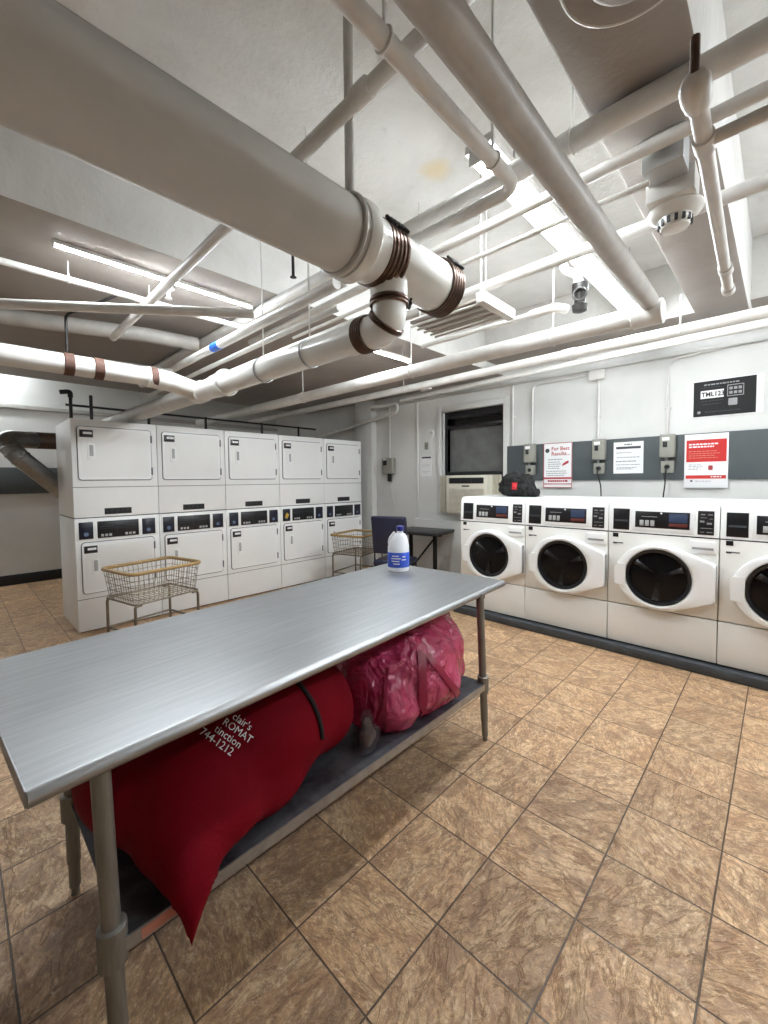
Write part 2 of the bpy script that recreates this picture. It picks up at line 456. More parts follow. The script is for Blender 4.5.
# painted board along the wall behind the washers
struct('trim_6', MB().box((5.075, -1.6, 1.475), (XW, 2.62, 1.925), .004), 'board_grey')
struct('floor_curb', MB().box((3.885, -2.2, 0), (5.0, 2.66, .075), .012), 'curb_grey')

# window
win = struct('window_1', MB().box((XW + .16, WY0, WZ0), (XW + .17, WY1, WZ1)), 'window_glass')
fr = MB()
for lo, hi in (((WY0, 1.56), (WY0 + .05, WZ1)), ((WY1 - .05, 1.56), (WY1, WZ1)), ((WY0 + .05, WZ1 - .1), (WY1 - .05, WZ1)), ((WY0 + .05, 2.24), (WY1 - .05, 2.29)), ((WY0 + .05, 1.56), (WY1 - .05, 1.61))):
    fr.box((XW + .06, lo[0], lo[1]), (XW + .16, hi[0], hi[1]), .004)
struct('window_frame', fr, 'black', win)
struct('window_screen', MB().box((XW + .13, WY0 + .05, 1.61), (XW + .135, WY1 - .05, 2.24)), 'screen_grey', win)
ca = MB()
for lo, hi in (((WY0 - .09, 1.0), (WY0, WZ1 + .09)), ((WY1, 1.0), (WY1 + .09, WZ1 + .09)), ((WY0, WZ1), (WY1, WZ1 + .09))):
    ca.box((XW - .02, lo[0], lo[1]), (XW + .01, hi[0], hi[1]), .005)
struct('window_casing', ca, 'wall_paint', win)

# ------------------------------------------------------------------ air conditioner in the window
ac = thing('air_conditioner', 'cream window air conditioner with dark louvres set under the dark window', 'air conditioner', (4.92, 3.13, 1.0))
link('housing', MB().box((4.93, 2.8, 1.005), (5.24, 3.47, 1.555), .012), 'cream', ac)
link('front_panel', MB().box((4.9, 2.805, 1.03), (4.93, 3.465, 1.55), .012), 'cream', ac)
g = MB(); g.box((4.893, 2.86, 1.44), (4.899, 3.41, 1.52), .002)
lou = link('louvre_opening', g, 'black_matte', ac)
g = MB()
for k in range(4): g.box((4.887, 2.865 + k * .1785, 1.442), (4.892, 2.869 + k * .1785, 1.518))
for k in range(4): g.box((4.8875, 2.87, 1.455 + k * .017), (4.8915, 3.4, 1.4565 + k * .017))
link('louvre', g, 'ink_dark', lou)
g = MB().box((4.895, 2.86, 1.06), (4.9, 3.41, 1.37), .002)
gr = link('intake_grille', g, 'cream_dark', ac)
g = MB()
for k in range(18): g.box((4.888, 2.87, 1.068 + k * .0165), (4.894, 3.4, 1.074 + k * .0165))
link('slat', g, 'cream', gr)
link('nameplate', MB().box((4.893, 3.08, 1.395), (4.899, 3.2, 1.415), .002), 'ink_dark', ac)
for y0, y1 in ((2.685, 2.797), (3.473, 3.665)):
    g = MB()
    n = int((y1 - y0) / .022)
    for k in range(n): g.box((5.02 + .012 * (k % 2), y0 + k * (y1 - y0) / n, 1.005), (5.06 + .012 * (k % 2), y0 + (k + 1) * (y1 - y0) / n, 1.555))
    link('side_curtain', g, 'cream_dark', ac)

# ------------------------------------------------------------------ dryers
def make_dryer():
    t = thing('stacked_dryer', '', 'dryer', (0, 0, 0), 0, 'stacked dryers in a row')
    W, D, S, H = .766, .8, 1.148, 2.13
    e = .004
    for nm, z0, z1 in (('lower_cabinet', .012, S - .004), ('upper_cabinet', S + .004, H)):
        link(nm, MB().box((0, 0, z0), (W, D, z1), .006), 'enamel', t)
    link('plinth', MB().box((.02, .03, 0), (W - .02, D - .02, .012)), 'black_matte', t)
    link('seam_strip', MB().box((.006, .006, S - .006), (W - .006, D - .01, S + .006)), 'seam', t)
    link('seam_strip', MB().box((.0, -.0015, 1.452), (W, .01, 1.458)), 'groove', t)
    link('seam_strip', MB().box((.0, -.0015, .332), (W, .01, .338)), 'groove', t)
    fn = lambda a, b, h: V((a, h, b))
    for (z0, z1) in ((1.53, 2.055), (.392, .9)):
        u0, u1 = .05, W - .062
        d = link('door', MB().prism(rrect(u0, z0, u1, z1, .028), fn, -.016, -.001), 'door_white', t)
        link('door_gasket', MB().prism(rrect(u0 - .007, z0 - .008, u1 + .007, z1 + .007, .034), fn, -.006, .002), 'groove', d)
        link('door_inset', MB().prism(rrect(u0 + .03, z0 + .028, u1 - .03, z1 - .028, .02), fn, -.018, -.0155), 'enamel', d)
        b = link('badge', MB().box((u0 + .016, -.02, z1 - .105), (u0 + .128, -.017, z1 - .032), .001), 'black', d)
        hx = u0 + .076
        hb = MB().box((hx, -.022, z1 - .33), (hx + .065, -.017, z1 - .165), .003)
        h = link('handle', hb, 'door_white', d)
        link('handle_recess', MB().box((hx + .018, -.0235, z1 - .29), (hx + .05, -.0215, z1 - .18), .001), 'pale_key', d)
        link('badge_print', MB().box((u0 + .045, -.0212, z1 - .074), (u0 + .118, -.0195, z1 - .052)), 'ink_white', d)
        link('hinge', MB().box((u1 - .004, -.02, z0 + .05), (u1 + .012, -.002, z0 + .13), .003).box((u1 - .004, -.02, z1 - .13), (u1 + .012, -.002, z1 - .05), .003), 'groove', d)
    lb = link('instruction_label', MB().box((.255, -.002, 1.155 + .02), (.5, .001, 1.238), .0005), 'black_matte', t)
    g = MB()
    for k in range(3):
        for j in range(5): g.box((.262 + j * .047, -.0028, 1.185 + k * .018), (.295 + j * .047 - .006 * ((j + k) % 3), -.0018, 1.190 + k * .018))
    link('print', g, 'ink_dark', lb)
    p = link('control_panel', MB().box((.018, -.01, .925), (W - .018, .004, 1.13), .005), 'enamel', t)
    for x0, x1, nm, m in ((.03, .15, 'coin_panel', 'navy_panel'), (.185, .56, 'display', 'black'), (.592, .722, 'card_panel', 'navy_panel')):
        q = link(nm, MB().box((x0, -.014, .937), (x1, -.008, 1.108), .003), m, p)
    for x0 in (.215, .25, .285, .43, .465, .5): link('button', MB().box((x0, -.0155, .953), (x0 + .024, -.0138, .977)), 'pale_key', p)
    g = MB().box((.205, -.0155, 1.05), (.33, -.0138, 1.056)).box((.205, -.0155, 1.03), (.3, -.0138, 1.034)).box((.42, -.0155, 1.05), (.53, -.0138, 1.054)).box((.36, -.0155, .955), (.363, -.0138, 1.09))
    link('print', g, 'ink_dark', p)
    for xx in (.09, .655):
        g = MB()
        g.lathe([(.02, 0), (.02, .0016)], (xx, -.0155, .985), (0, 1, 0), 20)
        link('emblem', g, 'blue_print', p)
    return t
DX = [.832 + .772 * i for i in range(5)]
dl = ['white stacked dryer at the row end beside the silver exhaust duct',
      'white stacked dryer second from the exhaust duct, partly behind the tan-rimmed cart',
      'white stacked dryer in the middle of the row of five',
      'white stacked dryer with an amber sticker on its coin panel',
      'white stacked dryer at the row end beside the pillar and telephone']
d0 = make_dryer(); d0.location = (DX[0], 5.0, 0); d0['label'] = dl[0]; DRY = [d0]
for i in range(1, 5): DRY.append(dup(d0, (DX[i], 5.0, 0), 0, dl[i]))
o = link('sticker', MB().prism([(.06, .99), (.1, .97), (.13, 1.03), (.09, 1.06)], lambda a, b, h: V((DX[3] + a, 5.0 + h, b)), -.0165, -.0145), 'amber', DRY[3])
o['label'] = 'amber sticker on the coin panel'

# ------------------------------------------------------------------ washers (front faces -X)
def make_washer():
    t = thing('front_load_washer', '', 'washing machine', (0, 0, 0), 0, 'front load washers in a row')
    W, D = .752, .86; h = W / 2
    # local: x depth from the front, y across (+y is towards the window), z up from the curb
    link('skid', MB().box((.03, -h + .02, 0), (D - .03, h - .02, .022)), 'black_matte', t)
    link('lower_panel', MB().box((0, -h, .014), (.05, h, .338), .006), 'enamel_warm', t)
    link('cabinet', MB().box((.001, -h, .345), (D, h, .958), .008).box((.05, -h, .018), (D, h, .345)), 'enamel_warm', t)
    # console with a slightly leaning face and rounded top
    pr = [(.0, .966), (.012, 1.18), (.03, 1.214), (.06, 1.228), (D, 1.228), (D, .966)]
    link('control_console', MB().prism(pr, lambda a, b, k: V((a, k, b)), -h, h), 'enamel', t)
    link('seam_strip', MB().box((.004, -h + .004, .956), (D, h - .004, .968)), 'seam', t)
    slope = Matrix.Translation(V((.0, 0, .966))) @ Matrix.Rotation(math.atan2(.012, .194), 4, 'Y')
    def on(y0, z0, y1, z1, a, b, bev=.003):  # a plate on the console face
        return MB().box((a, y0, z0), (b, y1, z1), bev, slope)
    cp = link('coin_panel', on(.218, .018, .342, .196, -.004, .003), 'black', t)
    bz = link('display_bezel', on(-.226, .018, .198, .204, -.005, .003, .012), 'door_white', t)
    ds = link('display', on(-.196, .047, .176, .18, -.008, -.002), 'black', bz)
    sc = link('screen', on(-.18, .1, -.06, .168, -.0095, -.007, .001), 'led_screen', bz)
    link('red_strip', on(-.18, .064, -.06, .09, -.0095, -.007, .001), 'red_key', bz)
    link('indicator', MB().lathe([(.008, 0), (.008, .002)], slope @ V((-.0095, -.008, .168)), (1, 0, 0), 12), 'ink_white', bz)
    for k in range(3):
        y = .142 - k * .038
        link('button', on(y - .028, .062, y, .108, -.0105, -.007, .002), 'pale_key', bz)
    link('print', on(.02, .135, .13, .14, -.0095, -.007, 0), 'ink_grey', bz)
    ip = link('instruction_panel', on(-.344, .018, -.244, .2, -.004, .003), 'black', t)
    g = MB()
    for y0, y1, z0, z1 in ((-.335, -.305, .168, .176), (-.29, -.262, .168, .176), (-.33, -.3, .098, .112), (-.285, -.258, .112, .126), (-.335, -.315, .138, .142), (-.3, -.262, .146, .15), (-.335, -.262, .066, .07), (-.335, -.3, .036, .042), (-.285, -.262, .036, .04)):
        g.box((-.0055, y0, z0), (-.0038, y1, z1), 0, slope)
    link('print', g, 'ink_grey', ip)
    link('stripe', MB().box((-.0055, .23, .088), (-.0038, .33, .104), 0, slope), 'ink_dark', cp)
    b = link('badge', MB().box((-.002, .3, .918), (.004, .342, .955 - .002), .001), 'black', t)
    link('model_text', MB().box((-.0015, .262, .866), (.003, .34, .873)).box((-.0015, .31, .86), (.003, .34, .866)), 'ink_dark', t)
    dr = link('detergent_drawer', MB().box((-.012, -.362, .842), (.006, -.196, .936), .01), 'door_white', t)
    link('drawer_grip', MB().box((-.0135, -.345, .87), (-.0105, -.215, .888), .002), 'ink_grey', dr)
    # door: a white ring that runs out to a straight handle edge
    cy, cz = .004, .62; rx, rz = .302, .268; N = 96
    pts = [V((cy + rx * math.cos(2 * PI * k / 64), cz + rz * math.sin(2 * PI * k / 64))) for k in range(64)]
    pts += [V((-.358, cz + .148)), V((-.366, cz + .14)), V((-.366, cz - .14)), V((-.358, cz - .148))]
    hull = sorted(pts, key=lambda p: (p.x, p.y))
    def half(ps):
        s = []
        for p in ps:
            while len(s) > 1 and (s[-1] - s[-2]).cross(p - s[-1]) <= 1e-9: s.pop()
            s.append(p)
        return s[:-1]
    hull = half(hull) + half(hull[::-1])
    def ray(a):
        d = V((math.cos(a), math.sin(a))); c = V((cy, cz)); best = .3
        for p, q in zip(hull, hull[1:] + hull[:1]):
            e = q - p; den = d.cross(e)
            if abs(den) < 1e-9: continue
            s = (p - c).cross(e) / den; k = (p - c).cross(d) / den
            if s > 0 and -1e-6 <= k <= 1 + 1e-6: best = s
        return best
    outer = [(math.cos(2 * PI * k / N), math.sin(2 * PI * k / N), ray(2 * PI * k / N)) for k in range(N)]
    R = .226
    def ring(x, fr, rr=None):
        return [V((x, cy + c * (R + (o_ - R) * fr if rr is None else rr), cz + s * (R + (o_ - R) * fr if rr is None else rr))) for c, s, o_ in outer]
    rg = MB().rings([ring(.0, 1), ring(-.04, 1), ring(-.052, .93), ring(-.062, .45), ring(-.058, .1), ring(-.045, 0), ring(-.004, 0, .216)], True, False)
    door = link('door', rg, 'door_white', t)
    link('door_glass', MB().lathe([(.205, -.03), (.19, -.034), (.12, -.05), (.05, -.058), (.004, -.06)], (0, cy, cz), (1, 0, 0), 48, True), 'door_glass', door)
    link('glass_rim', MB().lathe([(.226, -.05), (.222, -.057), (.204, -.05), (.196, -.03), (.2, -.018), (.224, -.02)], (0, cy, cz), (1, 0, 0), 56, False), 'black', door)
    dm = MB().lathe([(.2, -.006), (.13, -.006), (.12, -.01), (.06, -.012), (.004, -.014)], (0, cy, cz), (1, 0, 0), 48, True)
    for k in range(3):
        a = .6 + k * 2 * PI / 3
        dm.tube([(-.012, cy + .05 * math.cos(a), cz + .05 * math.sin(a)), (-.018, cy + .19 * math.cos(a), cz + .19 * math.sin(a))], [.012, .03], 10)
    link('drum', dm, 'drum', door)
    link('hinge_cover', MB().prism([(.305, cz - .09), (.312, cz + .06), (.29, cz + .085), (.225, cz + .085), (.228, cz - .08), (.24, cz - .095)], lambda a, b_, k: V((k, a, b_)), -.066, -.03), 'enamel', door)
    link('door_edge', MB().box((-.042, -.369, cz - .138), (-.002, -.3655, cz + .138)), 'ink_grey', door)
    return t
WY = [2.598 - .757 * (i + .5) for i in range(4)]
wl = ['white front load washer at the row end, black bag lying across its top corner',
      'white front load washer standing below the poster about best results',
      'white front load washer standing below the plain white notice and grey switch box',
      'white front load washer at the row end away from the window, below the black sign']
w0 = make_washer(); w0.location = (3.95, WY[0], .075); w0['label'] = wl[0]
for i in range(1, 4): dup(w0, (3.95, WY[i], .075), 0, wl[i])

# ------------------------------------------------------------------ stainless work table
tb = thing('work_table', 'long stainless steel work table with rolled edge and galvanised undershelf', 'table', (1.17, 1.6, 0), math.radians(3.35))
TW = world(tb)
def T(x, y, z): return TW @ V((x, y, z))
# the top in the table's own axes: x along, y across
L0, L1, Y0, Y1, ZT = -1.115, 1.125, -.463, .462, .88
ex, R_ = .0, .019
prof = []
prof += [(Y0 + .022, ZT)]
for k in range(0, 11):
    a = PI / 2 + 1.55 * PI * k / 10
    prof.append((Y0 + .019 + R_ * math.cos(a), ZT - R_ + R_ * math.sin(a)))
prof += [(Y0 + .045, ZT - .012), (Y1 - .045, ZT - .012)]
for k in range(0, 11):
    a = -1.05 * PI + 1.55 * PI * k / 10
    prof.append((Y1 - .019 + R_ * math.cos(a), ZT - R_ + R_ * math.sin(a)))
prof += [(Y1 - .022, ZT)]
me = MB()
me.rings([[T(x, a, b) for a, b in prof] for x in (L0, L1)])
top = link('table_top', me, 'steel', tb)
for x in (L0, L1):
    s = -1 if x < 0 else 1
    g = MB().box((x - .004 if s < 0 else x - .001, Y0 + .012, ZT - .035), (x + .001 if s < 0 else x + .004, Y1 - .012, ZT - .0005), .001, TW)
    link('end_flange', g, 'steel', top)
legs = {'fl': ((.216, 1.13, .86), (.238, 1.14, 0)), 'fr': ((2.022, 1.205, .86), (2.075, 1.2, 0)),
        'bl': ((.262, 1.86, .86), (.262, 1.835, 0)), 'br': ((2.02, 2.06, .86), (2.07, 2.07, 0))}
cz = {'fl': .395, 'fr': .335, 'bl': .325, 'br': .3}
def lerp(a, b, z): a, b = V(a), V(b); return a + (b - a) * ((a.z - z) / (a.z - b.z))
for k, (a, b) in legs.items():
    lg = MB().tube([a, lerp(a, b, .12)], .021, 18)
    lg = link('leg', lg, 'steel_leg', tb)
    link('foot', MB().tube([lerp(a, b, .122), lerp(a, b, .03), lerp(a, b, .024), lerp(a, b, .0)], [.018, .018, .012, .014], 16), 'steel_leg', lg)
    c = lerp(a, b, cz[k])
    link('collar', MB().tube([c + V((0, 0, .05)), c + V((0, 0, .046)), c - V((0, 0, .045)), c - V((0, 0, .05))], [.024, .032, .032, .024], 18), 'steel_leg', lg)
    link('leg_socket', MB().tube([V(a) + V((0, 0, -.02)), V(a) + V((0, 0, .004))], .03, 18), 'steel_leg', lg)
# undershelf, hung between the four collars
SH = {'fl': V((.245, 1.115, .405)), 'fr': V((2.055, 1.18, .348)), 'br': V((2.06, 2.07, .31)), 'bl': V((.26, 1.9, .338))}
def shelf_z(x, y):
    s = (x - .25) / 1.81
    yf, yb = 1.115 + s * .065, 1.9 + s * .17
    q = (y - yf) / (yb - yf)
    return (1 - q) * ((1 - s) * .405 + s * .348) + q * ((1 - s) * .338 + s * .31)
n = 12
ring, lf, lb = [], [], []
lip = .034
for i in range(n + 1):
    q = i / n
    f_ = SH['fl'].lerp(SH['fr'], q); b_ = SH['bl'].lerp(SH['br'], q)
    ring.append([f_ + V((0, .002, 0)), b_ - V((0, .002, 0)), b_ + V((0, -.002, -.006)), f_ + V((0, .002, -.006))])
    lf.append([f_ + V((0, .014, -lip)), f_ + V((0, -.001, -lip)), f_ + V((0, -.001, .0005)), f_ + V((0, .004, .0005)), f_ + V((0, .004, -lip + .003)), f_ + V((0, .014, -lip + .003))])
    lb.append([b_ + V((0, -.014, -lip)), b_ + V((0, .001, -lip)), b_ + V((0, .001, .0005)), b_ + V((0, -.004, .0005)), b_ + V((0, -.004, -lip + .003)), b_ + V((0, -.014, -lip + .003))])
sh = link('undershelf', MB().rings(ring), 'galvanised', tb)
for l_ in (lf, lb): link('shelf_lip', MB().rings(l_), 'zinc', sh)
d = (SH['fr'] - SH['fl']).normalized()
p0 = SH['fl'] + d * .04; nrm = V((0, -1, 0))
g = MB().rings([[p0 + d * a + V((0, -.0030, b)) for a, b in ((0, -.004), (.085, -.004), (.085, -.03), (0, -.03))], [p0 + d * a + V((0, -.0012, b)) for a, b in ((0, -.004), (.085, -.004), (.085, -.03), (0, -.03))]])
st = link('sticker', g, 'sticker', sh); st['label'] = 'faded orange sticker on the shelf lip'
# ------------------------------------------------------------------ bleach jug on the table
bx, by = 2.10, 1.88
jg = thing('bleach_jug', 'white plastic bleach jug with blue cap and label on the steel table', 'bottle', (bx, by, ZT + .001), math.radians(-46))
JW = world(jg)
def oval(z, rx, ry, n=32, dx=0): return [JW @ V((dx + rx * math.cos(2 * PI * k / n), ry * math.sin(2 * PI * k / n), z)) for k in range(n)]
pf = [(.0, .062, .052), (.004, .07, .058), (.02, .073, .06), (.14, .073, .06), (.15, .072, .059), (.162, .073, .058), (.178, .07, .054), (.205, .062, .047), (.235, .05, .038), (.252, .036, .029), (.258, .022, .02), (.278, .021, .02)]
body = link('jug_body', MB().rings([oval(z, a, b, dx=(.0 if z < .17 else (z - .17) * .12)) for z, a, b in pf]), 'jug_white', jg)
link('jug_label', MB().rings([oval(z, a, b) for z, a, b in ((.03, .0735, .0605), (.031, .0742, .0612), (.13, .0742, .0612), (.131, .0735, .0605))], cap=False), 'jug_label', jg)
g = MB().tube([JW @ V(p) for p in fillet([(-.05, 0, .16), (-.062, 0, .195), (-.052, 0, .228), (-.022, 0, .262)], .03, 6)], [.012] * 0 or .0125, 14)
link('jug_handle', g, 'jug_white', jg)
link('screw_cap', MB().lathe([(.023, 0), (.025, .003), (.025, .03), (.021, .034), (.001, .034)], JW @ V((.012, 0, .272)), (0, 0, 1), 26), 'blue_cap', jg)
g = MB()
for k, (a, z, ww) in enumerate(((-1.9, .105, .045), (-1.85, .088, .06), (-1.9, .07, .05), (-1.8, .052, .04), (-1.1, .1, .02), (-1.1, .08, .03))):
    rr = []
    for i in range(7):
        an = a + (i / 6 - .5) * ww / .067
        rr.append([JW @ V((.0752 * math.cos(an), .0622 * math.sin(an), z)), JW @ V((.0752 * math.cos(an), .0622 * math.sin(an), z + .007))])
    g.rings(rr, False, False)
link('label_print', g, 'ink_white', jg)

# ------------------------------------------------------------------ bags on the undershelf
LEGXY = [(V(a), V(b), cz[k]) for k, (a, b) in legs.items()]
def onshelf(p, lift=.006):
    p = p.copy()
    lip = 1.115 + (p.x - .245) * .0359
    for a, b, c_ in LEGXY:                      # keep clear of the legs and their collars
        q = lerp(a, b, min(p.z, .85)); k = .052; dy = p.y - q.y
        if abs(dy) < k and abs(p.x - q.x) < .2:
            e_ = math.sqrt(k * k - dy * dy)
            p.x = max(p.x, q.x + e_) if a.x < 1.1 else min(p.x, q.x - e_)
    m = .024
    z = shelf_z(p.x, max(p.y, lip)) + lift
    dy, dz = p.y - (lip - m), z + m * max(0, 1 - max(0, p.y - lip) / .06) - p.z
    if dy > 0 and dz > 0:
        if dy < dz: p.y -= dy
        else: p.z += dz
    return p
def redpost(p):
    p = onshelf(p)
    if p.z > .835: p.z = .835 + (p.z - .835) * .05
    return p
red = [((.78, 1.5, .575), (.42, .34, .24)), ((1.03, 1.5, .54), (.2, .28, .2)), ((.5, 1.6, .57), (.22, .36, .21)), ((.52, 1.36, .53), (.22, .22, .18)),
       ((.40, 1.5, .5), (.12, .3, .16)), ((.36, 1.85, .53), (.1, .2, .14)), ((.44, 1.26, .48), (.14, .14, .12)), ((.42, 1.15, .46), (.1, .08, .075)), ((.40, 1.085, .42), (.065, .04, .05)), ((.385, 1.062, .37), (.035, .025, .05)), ((.378, 1.056, .325), (.016, .016, .035)),
       ((.31, 1.52, .55), (.09, .22, .13)), ((.55, 1.2, .49), (.12, .1, .08)), ((.7, 1.3, .47), (.2, .15, .12))]
rb = thing('laundry_bag', 'full red drawstring laundry bag with white lettering, slumped over the shelf edge', 'bag', (.75, 1.5, .36))
rmesh = blob(red, .018, 30, .006, .3, redpost, 1)
rbm = bmesh.new(); rbm.from_mesh(rmesh); RT = BVHTree.FromBMesh(rbm); rbm.free()
body = link('bag_body', rmesh, 'red_nylon', rb)
def project(me, tree, dirn, off=.003):
    for v in me.vertices:
        h = tree.ray_cast(v.co, dirn)
        if h[0] is not None: v.co = h[0] + h[1].normalized() * off * (1 if h[1].dot(dirn) < 0 else -1)
eye = V((.0, .0, 1.5))
# writing printed on the bag's front, laid onto its surface
dn = V((.28, .8, -.45)).normalized()
r_ = V((.62, -.2, -.75)).normalized(); r_ = (r_ - dn * r_.dot(dn)).normalized(); u_ = (dn * -1).cross(r_).normalized()
base = V((.575, 1.36, .685)) - dn * .5
for k, (s_, dx) in enumerate((("clair's", .035), ("ROMAT", .02), ("tinction", .012), ("744-1212", -.02))):
    o_ = base + r_ * (dx) - u_ * (.028 * k) + u_ * .045
    tt = text(s_, .031, o_, r_, u_, None, None, 'bag_lettering', depth=0.0)
    me = tt.data; project(me, RT, dn); me.materials.append(M['ink_white'])
    me.transform(world(rb).inverted()); tt.parent = rb
cord = []
for k in range(14):
    t_ = k / 13
    p = V((.70 + .17 * math.sin(t_ * 1.5), 1.0 - .1 * t_, .9 - .3 * t_ * t_))
    h = RT.ray_cast(p, V((.1, 1, -.12)).normalized())
    if h[0] is not None: cord.append(h[0] + V((0, -.004, .002)))
link('drawstring', MB().tube(cord, .009, 8), 'fabric_strap', rb)

def pinkpost(p):
    p = onshelf(p)
    if p.z > .83: p.z = .83 + (p.z - .83) * .05
    return p
pk = thing('tote_bag', 'translucent pink plastic tote bag stuffed with laundry, magenta straps', 'bag', (1.68, 1.5, .35))
pmesh = blob([((1.62, 1.48, .55), (.38, .31, .21)), ((1.86, 1.52, .54), (.22, .28, .25)), ((1.38, 1.38, .47), (.17, .2, .16)), ((1.42, 1.66, .66), (.18, .18, .13)), ((1.75, 1.5, .7), (.16, .16, .12)), ((2.0, 1.56, .6), (.11, .18, .19)), ((1.4, 1.3, .43), (.14, .13, .11)), ((1.62, 1.31, .47), (.26, .17, .15)), ((1.85, 1.36, .46), (.16, .14, .13))], .018, 7, .016, .17, pinkpost, 3)
pbm = bmesh.new(); pbm.from_mesh(pmesh); PT = BVHTree.FromBMesh(pbm); pbm.free()
link('bag_body', pmesh, 'pink_plastic', pk)
def strap(pts, wd, name='strap'):
    """A flat band laid along the bag, hugging its surface."""
    rows = []
    for i, p in enumerate(pts):
        a = V(pts[max(i - 1, 0)]); b = V(pts[min(i + 1, len(pts) - 1)])
        c = V((1.66, 1.54, .52))
        side = (b - a).cross(V(p) - c).normalized()
        row = []
        for s_ in (-.5, 0, .5):
            q = V(p) + side * wd * s_; loc, nr, _, _ = PT.find_nearest(q)
            row.append(loc + nr * .009)
        rows.append(row)
    return link(name, MB().rings(rows, False, False), 'pink_strap', pk)
def arc(x0, z0, x1, z1, y, n=14): return [V((x0 + (x1 - x0) * i / (n - 1), y, z0 + (z1 - z0) * i / (n - 1))) for i in range(n)]
def seen(a, b, n=16):
    # points from image pixels, cast along the line of sight, laid onto the skin
    out = []
    for i in range(n):
        p = V(a).lerp(V(b), i / (n - 1)); h = PT.ray_cast(p, V((.70, .56, -.44)).normalized())
        if h[0] is not None: out.append(h[0])
    return out
strap(seen((1.37, 1.1, .775), (1.38, 1.1, .43)), .042)
strap(seen((1.41, 1.1, .75), (1.66, 1.1, .46)), .034)
strap(seen((1.117, 1.1, .79), (1.113, 1.1, .5)), .016)
hl = MB().tube(fillet([(1.42, 1.42, .72), (1.47, 1.36, .79), (1.6, 1.34, .775), (1.68, 1.42, .74)], .06, 5), .013, 8)
link('strap_handle', hl, 'pink_strap', pk)
lm = blob([((1.62, 1.5, .53), (.3, .22, .13)), ((1.82, 1.54, .53), (.16, .2, .17))], .022, 4, .02, .09, lambda p: onshelf(p, .02), 6)
tag(link('folded_laundry', lm, 'laundry_mauve'), 'mauve and pink clothes showing through the pink tote bag', 'clothes')
cl = thing('plastic_bag', 'small clear plastic bag of dark clothes between the red and pink bags', 'bag', (1.2, 1.3, .38))
link('bag_film', blob([((1.175, 1.235, .42), (.06, .045, .05)), ((1.185, 1.25, .48), (.035, .03, .045)), ((1.14, 1.215, .39), (.045, .035, .025))], .011, 3, .01, .05, onshelf, 8), 'clear_film', cl)
link('contents', blob([((1.175, 1.235, .42), (.042, .03, .034)), ((1.185, 1.25, .465), (.022, .018, .03))], .008, 2, .008, .04, lambda p: onshelf(p, .014), 9), 'dark_clothes', cl)

# ------------------------------------------------------------------ wire laundry carts
def make_cart():
    t = thing('laundry_cart', '', 'cart', (0, 0, 0), 0, 'wire laundry carts')
    hx, hy, z1, z0 = .31, .255, .76, .515
    def loop(z, a, b, rr): return [V((p[0], p[1], z)) for p in rrect(-a, -b, a, b, rr, 5)]
    def closed(mb, pts, r, seg=8):
        mb.tube(pts + pts[:1] + pts[1:2], r, seg, False)
    g = MB(); closed(g, loop(z1, hx, hy, .06), .0155, 10); link('bumper_rim', g, 'rim_tan', t)
    bx_, by_ = .275, .222
    g = MB()
    for k, z in enumerate((.7, .645, .59, .54)):
        s = (z1 - z) / (z1 - z0); closed(g, loop(z, hx + (bx_ - hx) * s, hy + (by_ - hy) * s, .055), .0025, 5)
    per = rrect(-hx, -hy, hx, hy, .06, 1); 
    nx, ny = 12, 10
    for i in range(nx + 1):
        q = -1 + 2 * i / nx
        for s in (-1, 1):
            g.tube([(q * (hx - .05), s * hy, z1), (q * (bx_ - .03), s * by_, z0)], .0022, 5)
        g.tube([(q * (bx_ - .03), -by_, z0), (q * (bx_ - .03), by_, z0)], .0022, 5)
    for i in range(ny + 1):
        q = -1 + 2 * i / ny
        for s in (-1, 1):
            g.tube([(s * hx, q * (hy - .05), z1), (s * bx_, q * (by_ - .03), z0)], .0022, 5)
        g.tube([(-bx_, q * (by_ - .03), z0), (bx_, q * (by_ - .03), z0)], .0022, 5)
    link('wire_basket', g, 'wire', t)
    g = MB(); closed(g, loop(z0 - .008, bx_ + .01, by_ + .01, .03), .009, 8); link('basket_frame', g, 'cart_tube', t)
    for sx in (-1, 1):
        for sy in (-1, 1):
            lg = link('leg', MB().tube(fillet([(sx * (bx_ - .05), sy * by_, z0 - .02), (sx * (bx_ + .004), sy * (by_ + .004), z0 - .02), (sx * (bx_ + .004), sy * (by_ + .004), .1)], .06, 6), .0115, 10), 'cart_tube', t)
            c = (sx * (bx_ + .004), sy * (by_ + .004), .042)
            link('caster', MB().lathe([(.03, -.012), (.042, -.008), (.042, .008), (.03, .012)], c, (0, 1, 0), 20), 'rubber', lg)
            link('caster_fork', MB().box((c[0] - .014, c[1] - .02, .04), (c[0] + .014, c[1] - .014, .1), .002).box((c[0] - .014, c[1] + .014, .04), (c[0] + .014, c[1] + .02, .1), .002).box((c[0] - .014, c[1] - .02, .092), (c[0] + .014, c[1] + .02, .104), .002), 'cart_tube', lg)
    g = MB()
    for s in (-1, 1):
        g.tube([(-(bx_ + .004), s * (by_ + .004), .25), (bx_ + .004, s * (by_ + .004), .25)], .009, 8)
        g.tube([(s * (bx_ + .004), -(by_ + .004), .25), (s * (bx_ + .004), by_ + .004, .25)], .009, 8)
    link('stretcher', g, 'cart_tube', t)
    return t
c0 = make_cart(); c0.location = (1.225, 4.03, 0); c0.rotation_euler = (0, 0, math.radians(12)); c0['label'] = 'wire laundry cart with tan rim in front of the first two dryers'
dup(c0, (3.9, 4.25, 0), math.radians(14), 'wire laundry cart with tan rim beside the navy chair')

